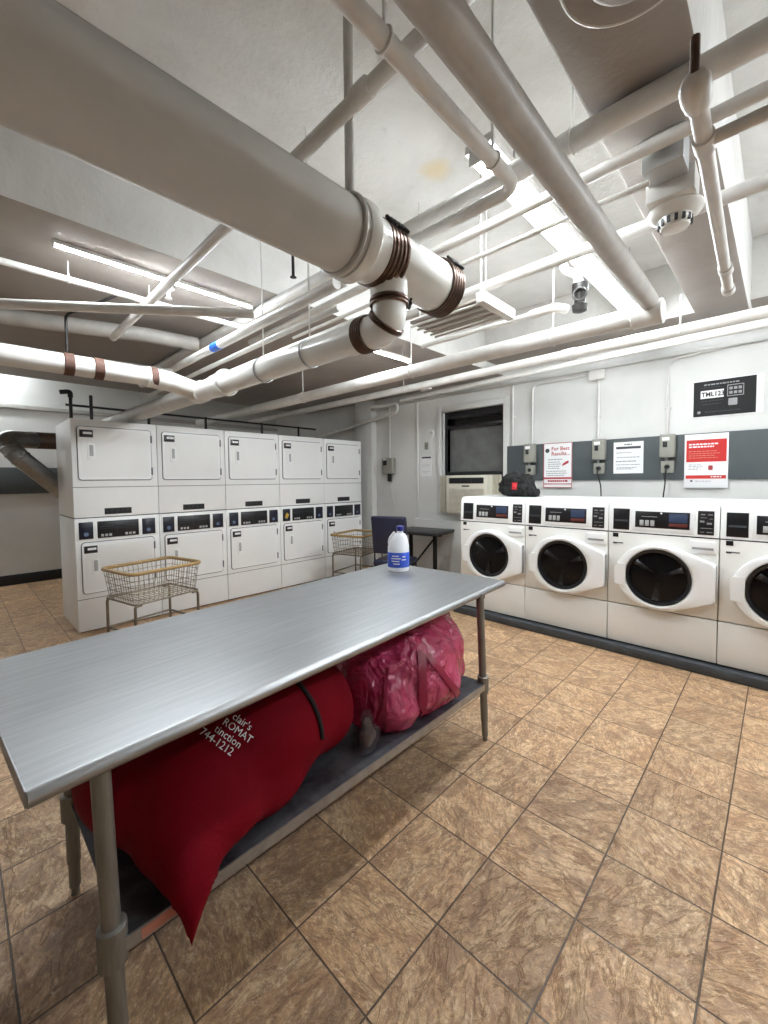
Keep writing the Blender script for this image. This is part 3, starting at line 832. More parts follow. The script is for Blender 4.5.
# ------------------------------------------------------------------ chair and side table
ch = thing('chair', 'navy padded chair seen from behind, at the small dark table', 'chair', (3.98, 3.62, 0), math.radians(-68))
CW = world(ch)
cbm = Matrix.Translation(V((0, -.2, .8))) @ Matrix.Rotation(math.radians(9), 4, 'X')
link('backrest', MB().box((-.235, -.028, -.24), (.235, .028, .25), .025, CW @ cbm, 4), 'navy_vinyl', ch)
link('seat', MB().box((-.23, -.2, .41), (.23, .24, .475), .022, CW, 4), 'navy_vinyl', ch)
for sx in (-1, 1):
    link('leg', MB().tube([CW @ V(p) for p in ((sx * .215, .2, .42), (sx * .235, .23, 0))], .011, 10), 'iron_dark', ch)
    link('leg', MB().tube([CW @ V(p) for p in ((sx * .215, -.17, .42), (sx * .235, -.23, 0))], .011, 10), 'iron_dark', ch)
    link('back_post', MB().tube([CW @ V(p) for p in ((sx * .215, -.17, .42), (sx * .215, -.185, .7), (sx * .2, -.2, .85))], .011, 10), 'iron_dark', ch)
link('seat_frame', MB().box((-.215, -.18, .395), (.215, .21, .412), .004, CW), 'iron_dark', ch)
st = thing('side_table', 'small dark square table with black pedestal against the wall below the window', 'table', (4.68, 3.72, 0), math.radians(8))
SW = world(st)
link('table_top', MB().box((-.29, -.37, .745), (.29, .37, .78), .012, SW, 3), 'table_dark', st)
link('top_edge', MB().box((-.282, -.362, .735), (.282, .362, .746), .004, SW), 'black_matte', st)
for sy in (-1, 1):
    link('pedestal', MB().tube([SW @ V((0, sy * .2, .735)), SW @ V((0, sy * .2, .03))], .03, 12), 'black_matte', st)
    link('base_foot', MB().box((-.24, sy * .2 - .03, 0), (.24, sy * .2 + .03, .035), .01, SW), 'black_matte', st)
link('brace', MB().tube([SW @ V((0, -.2, .68)), SW @ V((0, .2, .2))], .014, 8), 'black_matte', st)
link('apron', MB().box((-.03, -.3, .7), (.03, .3, .735), .004, SW), 'black_matte', st)

# ------------------------------------------------------------------ black bag on the first washers
kb = thing('backpack', 'crumpled black backpack with a red patch on top of the end washer', 'bag', (4.3, 2.1, 1.306))
flat = lambda p: V((p.x, p.y, max(p.z, 1.306)))
bmesh_ = blob([((4.32, 2.1, 1.38), (.15, .2, .1)), ((4.3, 2.13, 1.47), (.12, .13, .1)), ((4.33, 2.22, 1.44), (.09, .07, .09)), ((4.32, 2.0, 1.44), (.1, .09, .09)), ((4.3, 1.91, 1.34), (.08, .07, .05))], .014, 4, .026, .07, flat, 12)
tb_ = bmesh.new(); tb_.from_mesh(bmesh_); KT = BVHTree.FromBMesh(tb_); tb_.free()
link('bag_body', bmesh_, 'bag_black', kb)
rows = []
for i in range(7):
    a = 2 * PI * i / 6
q = []
for i in range(5):
    row = []
    for j in range(5):
        p = V((3.9, 2.07 + .055 * (j / 4 - .5), 1.42 + .075 * (i / 4 - .5))); h = KT.ray_cast(p, V((1, 0, 0)))
        row.append((h[0] if h[0] is not None else V((4.2, p.y, p.z))) + V((-.006, 0, 0)))
    q.append(row)
link('red_patch', MB().rings(q, False, False), 'bag_red_patch', kb)
link('strap', MB().tube(fillet([(4.22, 2.0, 1.55), (4.17, 1.93, 1.5), (4.16, 1.86, 1.38), (4.2, 1.84, 1.325)], .05, 5), .011, 8), 'bag_black', kb)

# ------------------------------------------------------------------ things on the wall
E_ = V((0, -1, 0)); UP = V((0, 0, 1))      # reading direction on the washer wall
def bars(lines, x, mat, parent, name='print'):
    """Small print: lines of (y start, y end, z, height) broken into word-sized dashes."""
    g = MB(); rnd = random.Random(len(lines) * 7 + int(abs(lines[0][0]) * 100))
    for y0, y1, z, h in lines:
        y = y0
        while y > y1 + .004:
            wd = min(rnd.uniform(.012, .034), y - y1)
            g.box((x - .0006, y - wd, z), (x + .0002, y, z + h)); y -= wd + .006
    return link(name, g, mat, parent)
SX = 5.073
pz = thing('poster_sign', 'white poster with red border and heading about best results on grey board', 'poster', (SX, 1.96, 1.4))
link('sheet', MB().box((SX - .004, 1.79, 1.385), (SX, 2.13, 1.925)), 'paper', pz)
g = MB()
for a in (((1.79, 1.385), (1.797, 1.925)), ((2.123, 1.385), (2.13, 1.925)), ((1.797, 1.918), (2.123, 1.925)), ((1.797, 1.385), (2.123, 1.392)), ((1.797, 1.49), (2.123, 1.512)), ((1.797, 1.425), (2.123, 1.437))):
    g.box((SX - .0052, a[0][0], a[0][1]), (SX - .004, a[1][0], a[1][1]))
link('border', g, 'ink_red', pz)
text('For Best', .062, (SX - .0055, 2.035, 1.835), E_, UP, 'ink_red', pz, bold=.001)
text('Results...', .062, (SX - .0055, 2.035, 1.775), E_, UP, 'ink_red', pz, bold=.001)
link('emblem', MB().lathe([(.026, 0), (.026, .001)], (SX - .0055, 2.083, 1.835), (1, 0, 0), 20), 'ink_dark', pz)
bars([(2.075, 1.9, 1.72, .012), (2.075, 1.93, 1.69, .01), (2.075, 1.92, 1.665, .01), (2.075, 1.935, 1.64, .01), (2.075, 1.94, 1.615, .01), (2.095, 1.86, 1.58, .01), (2.095, 1.85, 1.555, .01), (2.095, 1.88, 1.53, .01)], SX - .005, 'ink_grey', pz)
bars([(2.075, 1.84, 1.455, .024)], SX - .005, 'ink_red', pz)
g = MB().prism([(1.87, 1.66), (1.83, 1.68), (1.83, 1.71), (1.86, 1.7), (1.9, 1.67), (1.905, 1.645)], lambda a, b, h: V((h, a, b)), SX - .0055, SX - .004)
link('picture', g, 'ink_red', pz)

pz = thing('notice_sign', 'plain white notice sheet with a dark heading bar on the grey board', 'notice', (SX, 1.21, 1.5))
link('sheet', MB().box((SX - .003, 1.065, 1.545), (SX, 1.35, 1.885)), 'paper', pz)
link('heading_bar', MB().box((SX - .0042, 1.09, 1.81), (SX - .003, 1.325, 1.835)), 'ink_dark', pz)
bars([(1.245, 1.165, 1.85, .012)], SX - .0035, 'ink_dark', pz)
bars([(1.325, 1.175, 1.765, .008), (1.315, 1.095, 1.715, .008), (1.325, 1.135, 1.67, .012), (1.325, 1.095, 1.635, .008), (1.315, 1.125, 1.605, .008), (1.325, 1.165, 1.59, .008)], SX - .0035, 'ink_grey', pz)

pz = thing('poster_sign', 'red and white poster board leaning on the grey board above the last washer', 'poster', (SX, .54, 1.38))
link('sheet', MB().box((SX - .008, .372, 1.395), (SX, .71, 1.915), .002), 'paper', pz)
link('red_field', MB().box((SX - .0092, .385, 1.645), (SX - .008, .695, 1.86)), 'poster_red', pz)
link('red_field', MB().box((SX - .0092, .385, 1.482), (SX - .008, .695, 1.515)), 'poster_red', pz)
bars([(.675, .45, 1.81, .013), (.675, .48, 1.785, .013)], SX - .0095, 'ink_white', pz)
bars([(.675, .46, 1.745, .007), (.675, .43, 1.724, .006), (.675, .47, 1.703, .006), (.675, .45, 1.682, .006)], SX - .0095, 'sticker', pz)
bars([(.675, .57, 1.615, .006), (.675, .56, 1.6, .006), (.675, .58, 1.585, .006), (.675, .6, 1.57, .006)], SX - .0083, 'ink_grey', pz)
bars([(.5, .42, 1.495, .01)], SX - .0095, 'ink_white', pz)
link('emblem', MB().prism(rrect(.485, 1.565, .52, 1.61, .008), lambda a, b, h: V((h, a, b)), SX - .0092, SX - .008), 'ink_red', pz)
link('emblem', MB().box((SX - .0092, .64, 1.452), (SX - .008, .66, 1.468)), 'ink_dark', pz)
bars([(.62, .5, 1.455, .006)], SX - .0083, 'ink_grey', pz)

bx0, bx1, bz0, bz1 = .17, .685, 2.08, 2.44
pz = thing('wall_sign', 'black sign on white backing high on the wall above the red poster', 'sign', (XW, .43, 2.08))
link('backing', MB().box((XW - .006, .14, 2.075), (XW, .71, 2.43), .001), 'paper', pz)
link('black_sheet', MB().box((XW - .009, .19, 2.085), (XW - .006, .65, 2.42)), 'black_matte', pz)
pl = link('plate', MB().box((XW - .0105, .42, 2.255), (XW - .009, .595, 2.33)), 'ink_white', pz)
text('TML123', .06, (XW - .0112, .588, 2.272), E_, UP, 'black', pz, bold=.0015, wide=.86)
bars([(.57, .31, 2.378, .012)], XW - .0095, 'ink_grey', pz)
bars([(.59, .42, 2.225, .008), (.58, .44, 2.195, .008)], XW - .0095, 'ink_dark', pz)
bars([(.56, .3, 2.12, .008)], XW - .0095, 'ink_dark', pz)
bars([(.59, .45, 2.355, .006)], XW - .0095, 'ink_dark', pz)
g = MB()
for lo, hi in (((.275, 2.255), (.395, 2.262)), ((.275, 2.355), (.395, 2.362)), ((.275, 2.262), (.281, 2.355)), ((.389, 2.262), (.395, 2.355))): g.box((XW - .0102, lo[0], lo[1]), (XW - .009, hi[0], hi[1]))
for i in range(3):
    for j in range(2): g.box((XW - .0102, .29 + i * .033, 2.275 + j * .04), (XW - .009, .314 + i * .033, 2.3 + j * .04))
link('diagram', g, 'ink_grey', pz)
link('emblem', MB().lathe([(.014, 0), (.014, .001)], (XW - .0102, .605, 2.125), (1, 0, 0), 16), 'ink_grey', pz)
link('emblem', MB().prism(rrect(.32, 2.17, .385, 2.235, .008), lambda a, b, h: V((h, a, b)), XW - .0102, XW - .009), 'ink_grey', pz)

def switch_box(y, label, cord):
    t = thing('switch_box', label, 'switch box', (SX, y, 1.55), 0, 'switch boxes on the grey board')
    b = link('enclosure', MB().box((SX - .09, y - .064, 1.7), (SX, y + .064, 1.93), .006), 'box_grey', t)
    link('enclosure_cover', MB().box((SX - .096, y - .058, 1.706), (SX - .09, y + .058, 1.924), .004), 'box_grey', b)
    link('cover_label', MB().box((SX - .0975, y - .022, 1.868), (SX - .0955, y + .04, 1.9)), 'ink_white', b)
    link('breaker_slot', MB().box((SX - .0975, y - .005, 1.8), (SX - .0955, y + .034, 1.855)), 'black', b)
    link('lever', MB().box((SX - .104, y + .008, 1.823), (SX - .097, y + .02, 1.843), .002), 'ink_dark', b)
    link('nipple', MB().tube([(SX - .04, y + .01, 1.66), (SX - .04, y + .01, 1.705)], .014, 12), 'zinc', t)
    ob = link('outlet_box', MB().box((SX - .055, y - .055, 1.545), (SX, y + .055, 1.665), .006), 'box_grey', t)
    link('receptacle', MB().lathe([(.024, 0), (.024, .004), (.02, .005)], (SX - .06, y, 1.605), (1, 0, 0), 20), 'black', ob)
    return t
sb = []
for y, lab, cd in ((2.285, 'grey switch box on the board nearest the window', None), (1.485, 'grey switch box between the bordered poster and the plain notice', (1.46, 1.44)), (.845, 'grey switch box between the plain notice and the red poster', (.86, .875))):
    sb.append(switch_box(y, lab, cd))
    if cd:
        pts = [(SX - .066, y, 1.605), (SX - .1, y, 1.598), (SX - .11, y - .0, 1.55), (SX - .06, cd[0], 1.42), (SX - .1, cd[1], 1.2), (SX - .1, cd[1], .9)]
        pc = thing('power_cord', 'black power cord hanging from the switch box beside the ' + ('bordered poster' if y > 1.2 else 'red poster'), 'cord', (SX, y, 1.2))
        link('plug', MB().lathe([(.018, 0), (.02, -.01), (.018, -.035), (.008, -.045)], (SX - .062, y, 1.605), (1, 0, 0), 16), 'black', pc)
        link('cable', MB().tube(fillet(pts, .05, 6), .007, 8), 'black', pc)

# white conduits dropping to the switch boxes
def conduit(label, pts, r=.012, name='wall_conduit', mat='pipe_paint', cat='conduit', clips=(), group='conduits on the washer wall'):
    t = thing(name, label, cat, pts[0], 0, group)
    link('tube', MB().tube(fillet(pts, .09, 8), r, 12), mat, t)
    for c in clips:
        link('clip', MB().box((c[0] - .004, c[1] - .03, c[2] - .01), (XW - .001, c[1] + .03, c[2] + .01), .003), 'pipe_paint', t)
    return t
cx = XW - .02
conduit('white conduit that bends down to the switch box nearest the window', [(cx, 1.65, 2.665), (cx, 2.28, 2.665), (cx, 2.28, 1.935)], clips=[(cx, 2.28, 2.2)])
conduit('white conduit straight down from the junction box to the middle switch box', [(cx, 1.515, 2.62), (cx, 1.515, 1.935)], clips=[(cx, 1.515, 2.2)])
conduit('white conduit that bends down to the switch box by the red poster', [(cx, .1, 2.74), (cx, .86, 2.68), (cx, .86, 1.935)], clips=[(cx, .86, 2.2)])
conduit('straight white conduit beside the window casing', [(cx, 2.545, 2.7), (cx, 2.545, 1.93)], .014, clips=[(cx, 2.545, 2.3)])
jb = thing('junction_box', 'white junction box above the middle switch box', 'junction box', (XW - .001, 1.52, 2.6))
link('box_body', MB().box((XW - .06, 1.45, 2.6), (XW - .001, 1.6, 2.7), .006), 'wall_paint', jb)
link('cover_plate', MB().box((XW - .065, 1.445, 2.595), (XW - .06, 1.605, 2.705), .003), 'pipe_paint', jb)

# telephone-like grey box by the pillar
tp = thing('wall_mounted_telephone', 'grey box with dark dial on the wall between pillar and window', 'telephone', (XW, 4.72, 1.5))
link('housing', MB().box((XW - .1, 4.6, 1.6), (XW - .001, 4.84, 1.86), .02, None, 3), 'box_grey', tp)
link('dial', MB().box((XW - .106, 4.72, 1.74), (XW - .099, 4.8, 1.82), .004), 'black', tp)
link('card', MB().box((XW - .106, 4.74, 1.825), (XW - .099, 4.8, 1.85), .002), 'ink_white', tp)
link('plug', MB().box((XW - .07, 4.67, 1.47), (XW - .03, 4.74, 1.6), .01), 'iron_dark', tp)
link('cable', MB().tube(fillet([(XW - .05, 4.7, 1.48), (XW - .03, 4.68, 1.3), (XW - .02, 4.6, 1.0), (XW - .02, 4.58, .7)], .1, 6), .005, 8), 'wire_white', tp)
conduit('pair of thin white conduits above the grey telephone box', [(cx, 4.72, 2.7), (cx, 4.72, 1.865)], .009)
pp = thing('paper_sign', 'small paper notices stuck beside the window below a round plate', 'notice', (XW, 3.98, 1.55))
link('sheet', MB().box((XW - .003, 3.87, 1.55), (XW - .001, 4.09, 1.86)), 'paper', pp)
link('heading_bar', MB().box((XW - .0042, 3.88, 1.825), (XW - .003, 4.06, 1.85)), 'ink_dark', pp)
bars([(4.05, 3.9, 1.72, .008), (4.06, 3.92, 1.7, .006), (4.05, 3.9, 1.62, .006), (4.05, 3.95, 1.6, .006)], XW - .0035, 'cream_dark', pp)
sp = thing('switch_plate', 'small grey switch plate above the paper notices', 'switch', (XW, 3.97, 2.0))
link('plate', MB().box((XW - .008, 3.93, 1.96), (XW - .001, 4.0, 2.07), .003), 'box_grey', sp)
link('toggle', MB().box((XW - .018, 3.958, 2.005), (XW - .008, 3.972, 2.025), .002), 'ink_dark', sp)
rp = thing('wall_mounted_plate', 'round white cover plate high beside the window', 'cover plate', (XW, 3.88, 2.2))
link('disc', MB().lathe([(.001, -.02), (.05, -.018), (.06, -.008), (.06, -.001)], (XW, 3.88, 2.2), (1, 0, 0), 28), 'wall_paint', rp)
link('slot', MB().box((XW - .024, 3.84, 2.2), (XW - .018, 3.9, 2.206)), 'ink_dark', rp)

# ------------------------------------------------------------------ lamps
def lamp(label, p, q, w, drop_to, mat='panel_lit', name='ceiling_light', bare=False, deep=.4, hood=.78, group='fluorescent strip lights'):
    p, q = V(p), V(q); t = thing(name, label, 'light', (p + q) / 2, 0, group)
    d = (q - p).normalized(); s = d.cross(UP).normalized(); ln = (q - p).length
    fm = lambda lo, hi: Matrix(((d.x, s.x, 0, p.x), (d.y, s.y, 0, p.y), (0, 0, 1, p.z), (0, 0, 0, 1)))
    m = fm(0, 0)
    if bare:
        link('housing', MB().box((-.02, -.018, .014), (ln + .02, .018, .034), .004, m), 'pipe_paint', t)
        link('tube', MB().tube([m @ V((0, 0, 0)), m @ V((ln, 0, 0))], .011, 12), mat, t)
        for x in (-.012, ln + .012):
            link('socket', MB().box((x - .01, -.016, -.02), (x + .01, .016, .035), .003, m), 'pipe_paint', t)
    else:
        link('housing', MB().box((-.01, -w * hood, w * .3 if deep > .2 else 0), (ln + .01, w * hood, w * .75), .006, m), 'pipe_paint', t)
        n = 10
        sec = [(w / 2 * math.cos(PI * k / n), -deep * w * math.sin(PI * k / n)) for k in range(n + 1)] + [(-w / 2, w * .3), (w / 2, w * .3)]
        link('diffuser', MB().rings([[m @ V((x, a, b)) for a, b in sec] for x in (0, ln)]), mat, t)
        for x in (-.006, ln + .006):
            link('end_cap', MB().box((x - .006, -w / 2 - .002, -.42 * w), (x + .006, w / 2 + .002, w * .7), .004, m), 'pipe_paint', t)
    if drop_to:
        z0 = p.z + (.034 if bare else w * .75)
        for x in (ln * .12, ln * .88):
            a = m @ V((x, 0, 0))
            link('hanger', MB().tube([(a.x, a.y, z0), (a.x, a.y, drop_to)], .004, 8), 'zinc', t)
    return t
lamp('long lit strip light hung over the washers side, crossed by pipes', (1.664, .998, 2.92), (4.4, .982, 2.92), .085, ZC)
lamp('slim lit tube light on the dark soffit before the dryers', (.455, 2.955, 2.822), (1.635, 2.955, 2.822), .036, None, mat='tube_lit', deep=.1, hood=.62)
lamp('short lit tube light on the soffit far beyond the pipe tee', (2.56, 2.835, 2.72), (3.33, 2.82, 2.72), .04, 2.85, mat='tube_lit', deep=.1, hood=.62)
# the same strip lights carry on behind the viewer and past the dryers
#lamp('strip light over the aisle behind the viewer', (-.9, -1.2, 2.78), (1.5, -1.2, 2.78), .1, ZC)
lamp('strip light over the washers behind the viewer', (2.2, -1.2, 2.92), (4.4, -1.2, 2.92), .1, ZC)
#lamp('strip light over the open floor beside the viewer', (-2.0, .9, 2.78), (.2, .9, 2.78), .1, ZC)
lamp('strip light in the bay behind the dryers', (-1.6, 7.9, 3.25), (.7, 7.9, 3.25), .1, ZC, mat='bay_lit')

# ------------------------------------------------------------------ pipework
def pipe(label, pts, r, mat='pipe_paint', name='ceiling_pipe', couplings=(), rods=(), bend=None, cat='pipe', seg=20, group=None, cmat=None, zc=None):
    t = thing(name, label, cat, V(pts[0]), 0, group)
    pts = [V(p) for p in pts]
    path = fillet(pts, bend or r * 2.4, 8) if len(pts) > 2 else pts
    link('pipe_run', MB().tube(path, r, seg), mat, t)
    for p, ax in couplings:
        ax = V(ax); p = V(p)
        link('coupling', MB().lathe([(r * 1.02, -r * 1.5), (r * 1.28, -r * 1.35), (r * 1.28, r * 1.35), (r * 1.02, r * 1.5)], p, ax, seg), cmat or mat, t)
    for p, ax, z in rods:
        p = V(p); ax = V(ax)
        h = link('hanger_ring', MB().torus(p, ax, r + .003, .004, 24, 6), 'pipe_paint', t)
        link('hanger_rod', MB().tube([(p.x, p.y, p.z + r + .006), (p.x, p.y, z)], .005, 8), 'pipe_paint', h)
    return t
X_, Y_ = V((1, 0, 0)), V((0, 1, 0))

# the big wrapped duct with its clamped tee and the drain that leaves it
DY, DZ = 1.343, 2.512  # drain main scaled about the camera as one group, baked into these numbers
dm = thing('ceiling_drain_main', 'huge grey insulated pipe with white clamped tee and drain branch', 'pipe', (1.2, DY, DZ))
link('insulated_run', MB().tube([(-2.55, DY + .015, DZ), (1.2, DY, DZ)], .145, 48), 'duct_wrap', dm)
link('wrap_seam', MB().tube([(-2.55, DY + .015 - .092, DZ + .112), (1.2, DY - .092, DZ + .112)], .003, 6), 'pipe_grey', dm)
link('flange', MB().lathe([(.13, -.02), (.154, -.02), (.162, -.008), (.162, .03), (.15, .04), (.14, .05), (.136, .06), (.136, .13)], (1.215, DY, DZ), (1, 0, 0), 48), 'pvc', dm)
tee = link('tee', MB().lathe([(.122, .0), (.127, .012), (.127, .52), (.12, .535)], (1.34, DY, DZ), (1, 0, 0), 48).tube([(1.45, DY, DZ - .06), (1.45, DY, DZ - .17)], .088, 32), 'pvc', dm)
link('end_plug', MB().lathe([(.115, 0), (.115, .02), (.09, .03)], (1.87, DY, DZ), (1, 0, 0), 40), 'pvc', dm)
def bandclamp(c, ax, r, w, n, par):
    g = MB()
    prof = []
    for k in range(n):
        a = -w / 2 + w * k / n; b = w / n
        prof += [(r + .004, a), (r + .011, a + b * .25), (r + .011, a + b * .7), (r + .004, a + b * .98)]
    b_ = link('band_clamp', MB().lathe(prof, c, ax, 48, False), 'band_brown', par)
    g = MB(); ax = V(ax).normalized(); s = ax.cross(V((0, 0, 1))).normalized() if abs(ax.z) < .9 else V((1, 0, 0)); upv = s.cross(ax).normalized()
    for k in range(n):
        a = -w / 2 + w * (k + .5) / n
        dirn = (s * .75 + upv * .66).normalized()
        p = V(c) + ax * a + dirn * (r + .017)
        tang = ax.cross(dirn)
        g.tube([p - tang * .03, p + tang * .03], w / n * .34, 8)
    link('clamp_screw', g, 'iron_dark', b_)
bandclamp((1.39, DY, DZ), (1, 0, 0), .129, .12, 5, dm)
bandclamp((1.835, DY, DZ), (1, 0, 0), .127, .105, 5, dm)
LX, LZ = 1.45, 2.215
link('elbow', MB().tube(fillet([(LX, DY, DZ - .15), (LX, DY, LZ), (LX, DY + .26, LZ)], .085, 14), .079, 32), 'pvc', dm)
bandclamp((LX, DY, 2.322), (0, 0, 1), .081, .036, 2, dm)
bandclamp((LX, DY + .022, 2.237), (0, .7, -.7), .08, .03, 2, dm)
bandclamp((LX, DY + .155, LZ), (0, 1, 0), .077, .075, 5, dm)
link('drain_run', MB().tube([(LX, DY + .2, LZ), (LX - .006, 3.05, 2.228)], .074, 32), 'pvc', dm)
LX -= .006
wy = link('drain_wye', MB().lathe([(.074, 0), (.085, .01), (.085, .15), (.078, .17), (.078, .38), (.087, .39), (.087, .5), (.074, .51)], (LX, 3.0, 2.228), (0, 1, 0), 32).tube([(LX, 3.46, 2.228), (1.2, 3.42, 2.27), (1.03, 3.4, 2.277)], .075, 28), 'pipe_paint', dm)
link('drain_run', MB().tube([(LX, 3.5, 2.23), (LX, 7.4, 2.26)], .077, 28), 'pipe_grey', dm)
link('drain_run', MB().tube([(-2.55, 3.4, 2.265), (1.05, 3.4, 2.277)], .066, 28), 'pipe_paint', dm)
for x in (.57, .735, 1.075):
    b_ = link('band_clamp', MB().lathe([(.068, -.028), (.073, -.026), (.073, .026), (.068, .028)], (x, 3.4, 2.277), (1, 0, 0), 28), 'brick_patch', dm)
for y in (1.95, 2.45):
    h = link('hanger_ring', MB().torus((LX, y, 2.22), (0, 1, 0), .078, .005, 28, 6), 'zinc', dm)
    link('hanger_rod', MB().tube([(LX - .004, y, 2.3), (LX - .004, y, ZC)], .0045, 8), 'pipe_paint', h)
link('hanger_ring', MB().torus((LX, 2.98, 2.228), (0, 1, 0), .09, .009, 30, 8), 'pvc', dm)
hr = link('hanger_ring', MB().torus((1.16, DY, DZ), (1, 0, 0), .152, .011, 36, 8), 'pipe_grey', dm)
link('hanger_rod', MB().tube([(1.16, 1.285, DZ + .14), (1.16, 1.285, ZC)], .0195, 16), 'pipe_grey', hr)

pipe('fat steel pipe, shade greyed into its paint, slanting above the strip light', [(-2.5, .56, 2.55), (2.925, .6, 2.55)], .05, 'pipe_grey', couplings=[], seg=28)
pipe('grey conduit that bends over the end of the strip light', [(-2.5, .795, 2.69), (1.65, .812, 2.69), (1.665, 3.3, 2.69)], .027, 'pipe_paint', bend=.08, rods=[((.86, .808, 2.69), X_, ZC), ((1.45, .811, 2.69), X_, ZC)])
pipe('thick pipe with a bracket crossing above the grey steel pipe', [(1.735, -1.9, 2.805), (1.70, 5.5, 2.805)], .042, 'pipe_paint', rods=[((1.725, .62, 2.805), Y_, ZC)], seg=24)
pipe('white pipe crossing over the steel pipe, nearest the strip light end', [(1.90, -2.0, 2.785), (1.985, 3.6, 2.785)], .025)
pipe('slender conduit running from the smoke detector box over the pipes', [(2.02, .42, 2.7), (2.05, 3.0, 2.7)], .0125, 'pipe_paint', name='ceiling_conduit')
pipe('white pipe passing behind the smoke detector', [(2.405, -2.0, 2.74), (2.48, 4.6, 2.74)], .032)
tp_ = pipe('white valved pipe ending in a plug beside the smoke detector', [(1.31, .177, 2.45), (2.78, .222, 2.45)], .0215, couplings=[((1.52, .183, 2.45), X_), ((2.5, .212, 2.45), X_), ((2.77, .222, 2.45), X_)])
link('end_cap', MB().lathe([(.022, .05), (.03, .045), (.034, .02), (.034, -.02), (.026, -.04), (.01, -.05)], (1.31, .177, 2.45), (1, .03, 0), 24), 'pipe_paint', tp_)
link('tee_branch', MB().tube([(1.52, .183, 2.45), (1.47, -2.0, 2.45)], .0175, 16), 'pipe_paint', tp_)
link('brass_plug', MB().tube([(1.27, .175, 2.46), (1.25, .172, 2.5), (1.25, .172, 2.53)], .01, 10), 'iron_brown', tp_)
pipe('long white pipe joining the grey steel pipe, running to the dryers', [(3.0, .6, 2.5), (2.98, 7.2, 2.5)], .058, rods=[((3.0, 1.2, 2.5), Y_, ZC), ((2.99, 2.5, 2.5), Y_, ZC), ((2.99, 4.2, 2.5), Y_, 2.86)], couplings=[((3.0, .62, 2.5), Y_)], seg=24)
pipe('white pipe along the washer wall with a hanger rod near the sign', [(3.8, -2.0, 2.6), (3.93, 7.2, 2.6)], .042, couplings=[((3.91, 3.05, 2.6), Y_), ((3.87, 1.4, 2.6), Y_)], rods=[((3.83, .58, 2.6), Y_, 2.86), ((3.92, 3.4, 2.6), Y_, 2.86)], seg=22)
pipe('thin white pipe between the wall pipe and the washer wall', [(4.15, -2.0, 2.64), (4.55, 4.0, 2.64)], .022)
pipe('thin white conduit tight under the wall beam over the posters', [(4.5, -2.0, 2.78), (4.9, 4.2, 2.745)], .018, name='ceiling_conduit')
pipe('oblique white pipe crossing over the big insulated pipe', [(1.06, .565, 2.87), (.92, 3.77, 2.62)], .027, couplings=[((1.035, 1.08, 2.83), (-.044, 1, -.078))])
bp = pipe('white pipe marked with blue tape before the dryers', [(1.4, 1.66, 2.5), (1.41, 4.8, 2.5)], .028)
link('tape_band', MB().lathe([(.029, -.06), (.031, -.058), (.031, .058), (.029, .06)], (1.405, 3.05, 2.5), (0, 1, 0), 20), 'blue_tape', bp)
pipe('slim white pipe alongside the blue taped pipe', [(1.47, 1.66, 2.53), (1.475, 4.7, 2.53)], .019)
pipe('thin white conduit above the drain running to the dryers', [(1.49, 1.75, 2.43), (1.52, 5.2, 2.43)], .017, name='ceiling_conduit')
pipe('second thin white conduit beside the drain hanger', [(1.7, 1.75, 2.44), (1.72, 4.9, 2.44)], .02, name='ceiling_conduit')
pipe('white sprinkler pipe under the dark soffit beyond the tube light', [(-2.5, 3.17, 2.74), (1.75, 3.18, 2.74)], .02, rods=[((.55, 3.17, 2.74), X_, 2.86), ((1.0, 3.17, 2.74), X_, 2.86)])
pipe('bright white pipe sloping across beneath the soffit', [(-.2, 3.51, 2.5), (.273, 3.135, 2.5), (1.3, 2.31, 2.5)], .027, bend=.01)
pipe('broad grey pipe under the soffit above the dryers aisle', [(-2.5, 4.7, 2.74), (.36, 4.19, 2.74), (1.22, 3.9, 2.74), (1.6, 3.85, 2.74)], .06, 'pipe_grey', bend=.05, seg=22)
pipe('thin white pipe low under the soffit, over the banded header', [(-2.5, 4.3, 2.45), (1.05, 3.83, 2.45), (1.36, 3.8, 2.45)], .014)
pipe('second thin white pipe under the soffit, over the banded header', [(-2.5, 4.75, 2.53), (1.3, 4.25, 2.53)], .016, couplings=[((1.1, 4.28, 2.53), X_)])
pipe('thin dark pipe hooked down beside the banded header', [(-2.5, 3.5, 2.3), (.58, 3.48, 2.36), (.58, 3.48, 2.62), (.85, 3.3, 2.78)], .009, 'iron_dark', bend=.03)

pipe('white pipe elbowed around the head of the pillar', [(4.9, 6.6, 2.3), (4.9, 4.66, 2.53), (4.9, 4.39, 2.56), (4.9, 4.39, 2.69), (4.9, 4.95, 2.71)], .026, bend=.06)
# black gas risers behind the dryers
gas = thing('ceiling_gas_line', 'thin black gas pipes rising behind the dryer tops', 'pipe', (1.2, 6.1, 2.3))
link('header', MB().tube(fillet([(.98, 6.1, 2.42), (4.6, 6.1, 2.42)], .05), .014, 10), 'iron_dark', gas)
for x in (1.02, 1.22, 1.85, 2.6, 3.5, 4.2):
    link('riser', MB().tube([(x, 6.05, 1.9), (x, 6.05, 2.43 + (.12 if x < 1.3 else 0))], .018, 10), 'iron_dark', gas)
link('elbow', MB().tube(fillet([(1.02, 6.05, 2.5), (1.02, 6.05, 2.57), (.92, 6.05, 2.55)], .03), .026, 10), 'iron_dark', gas)

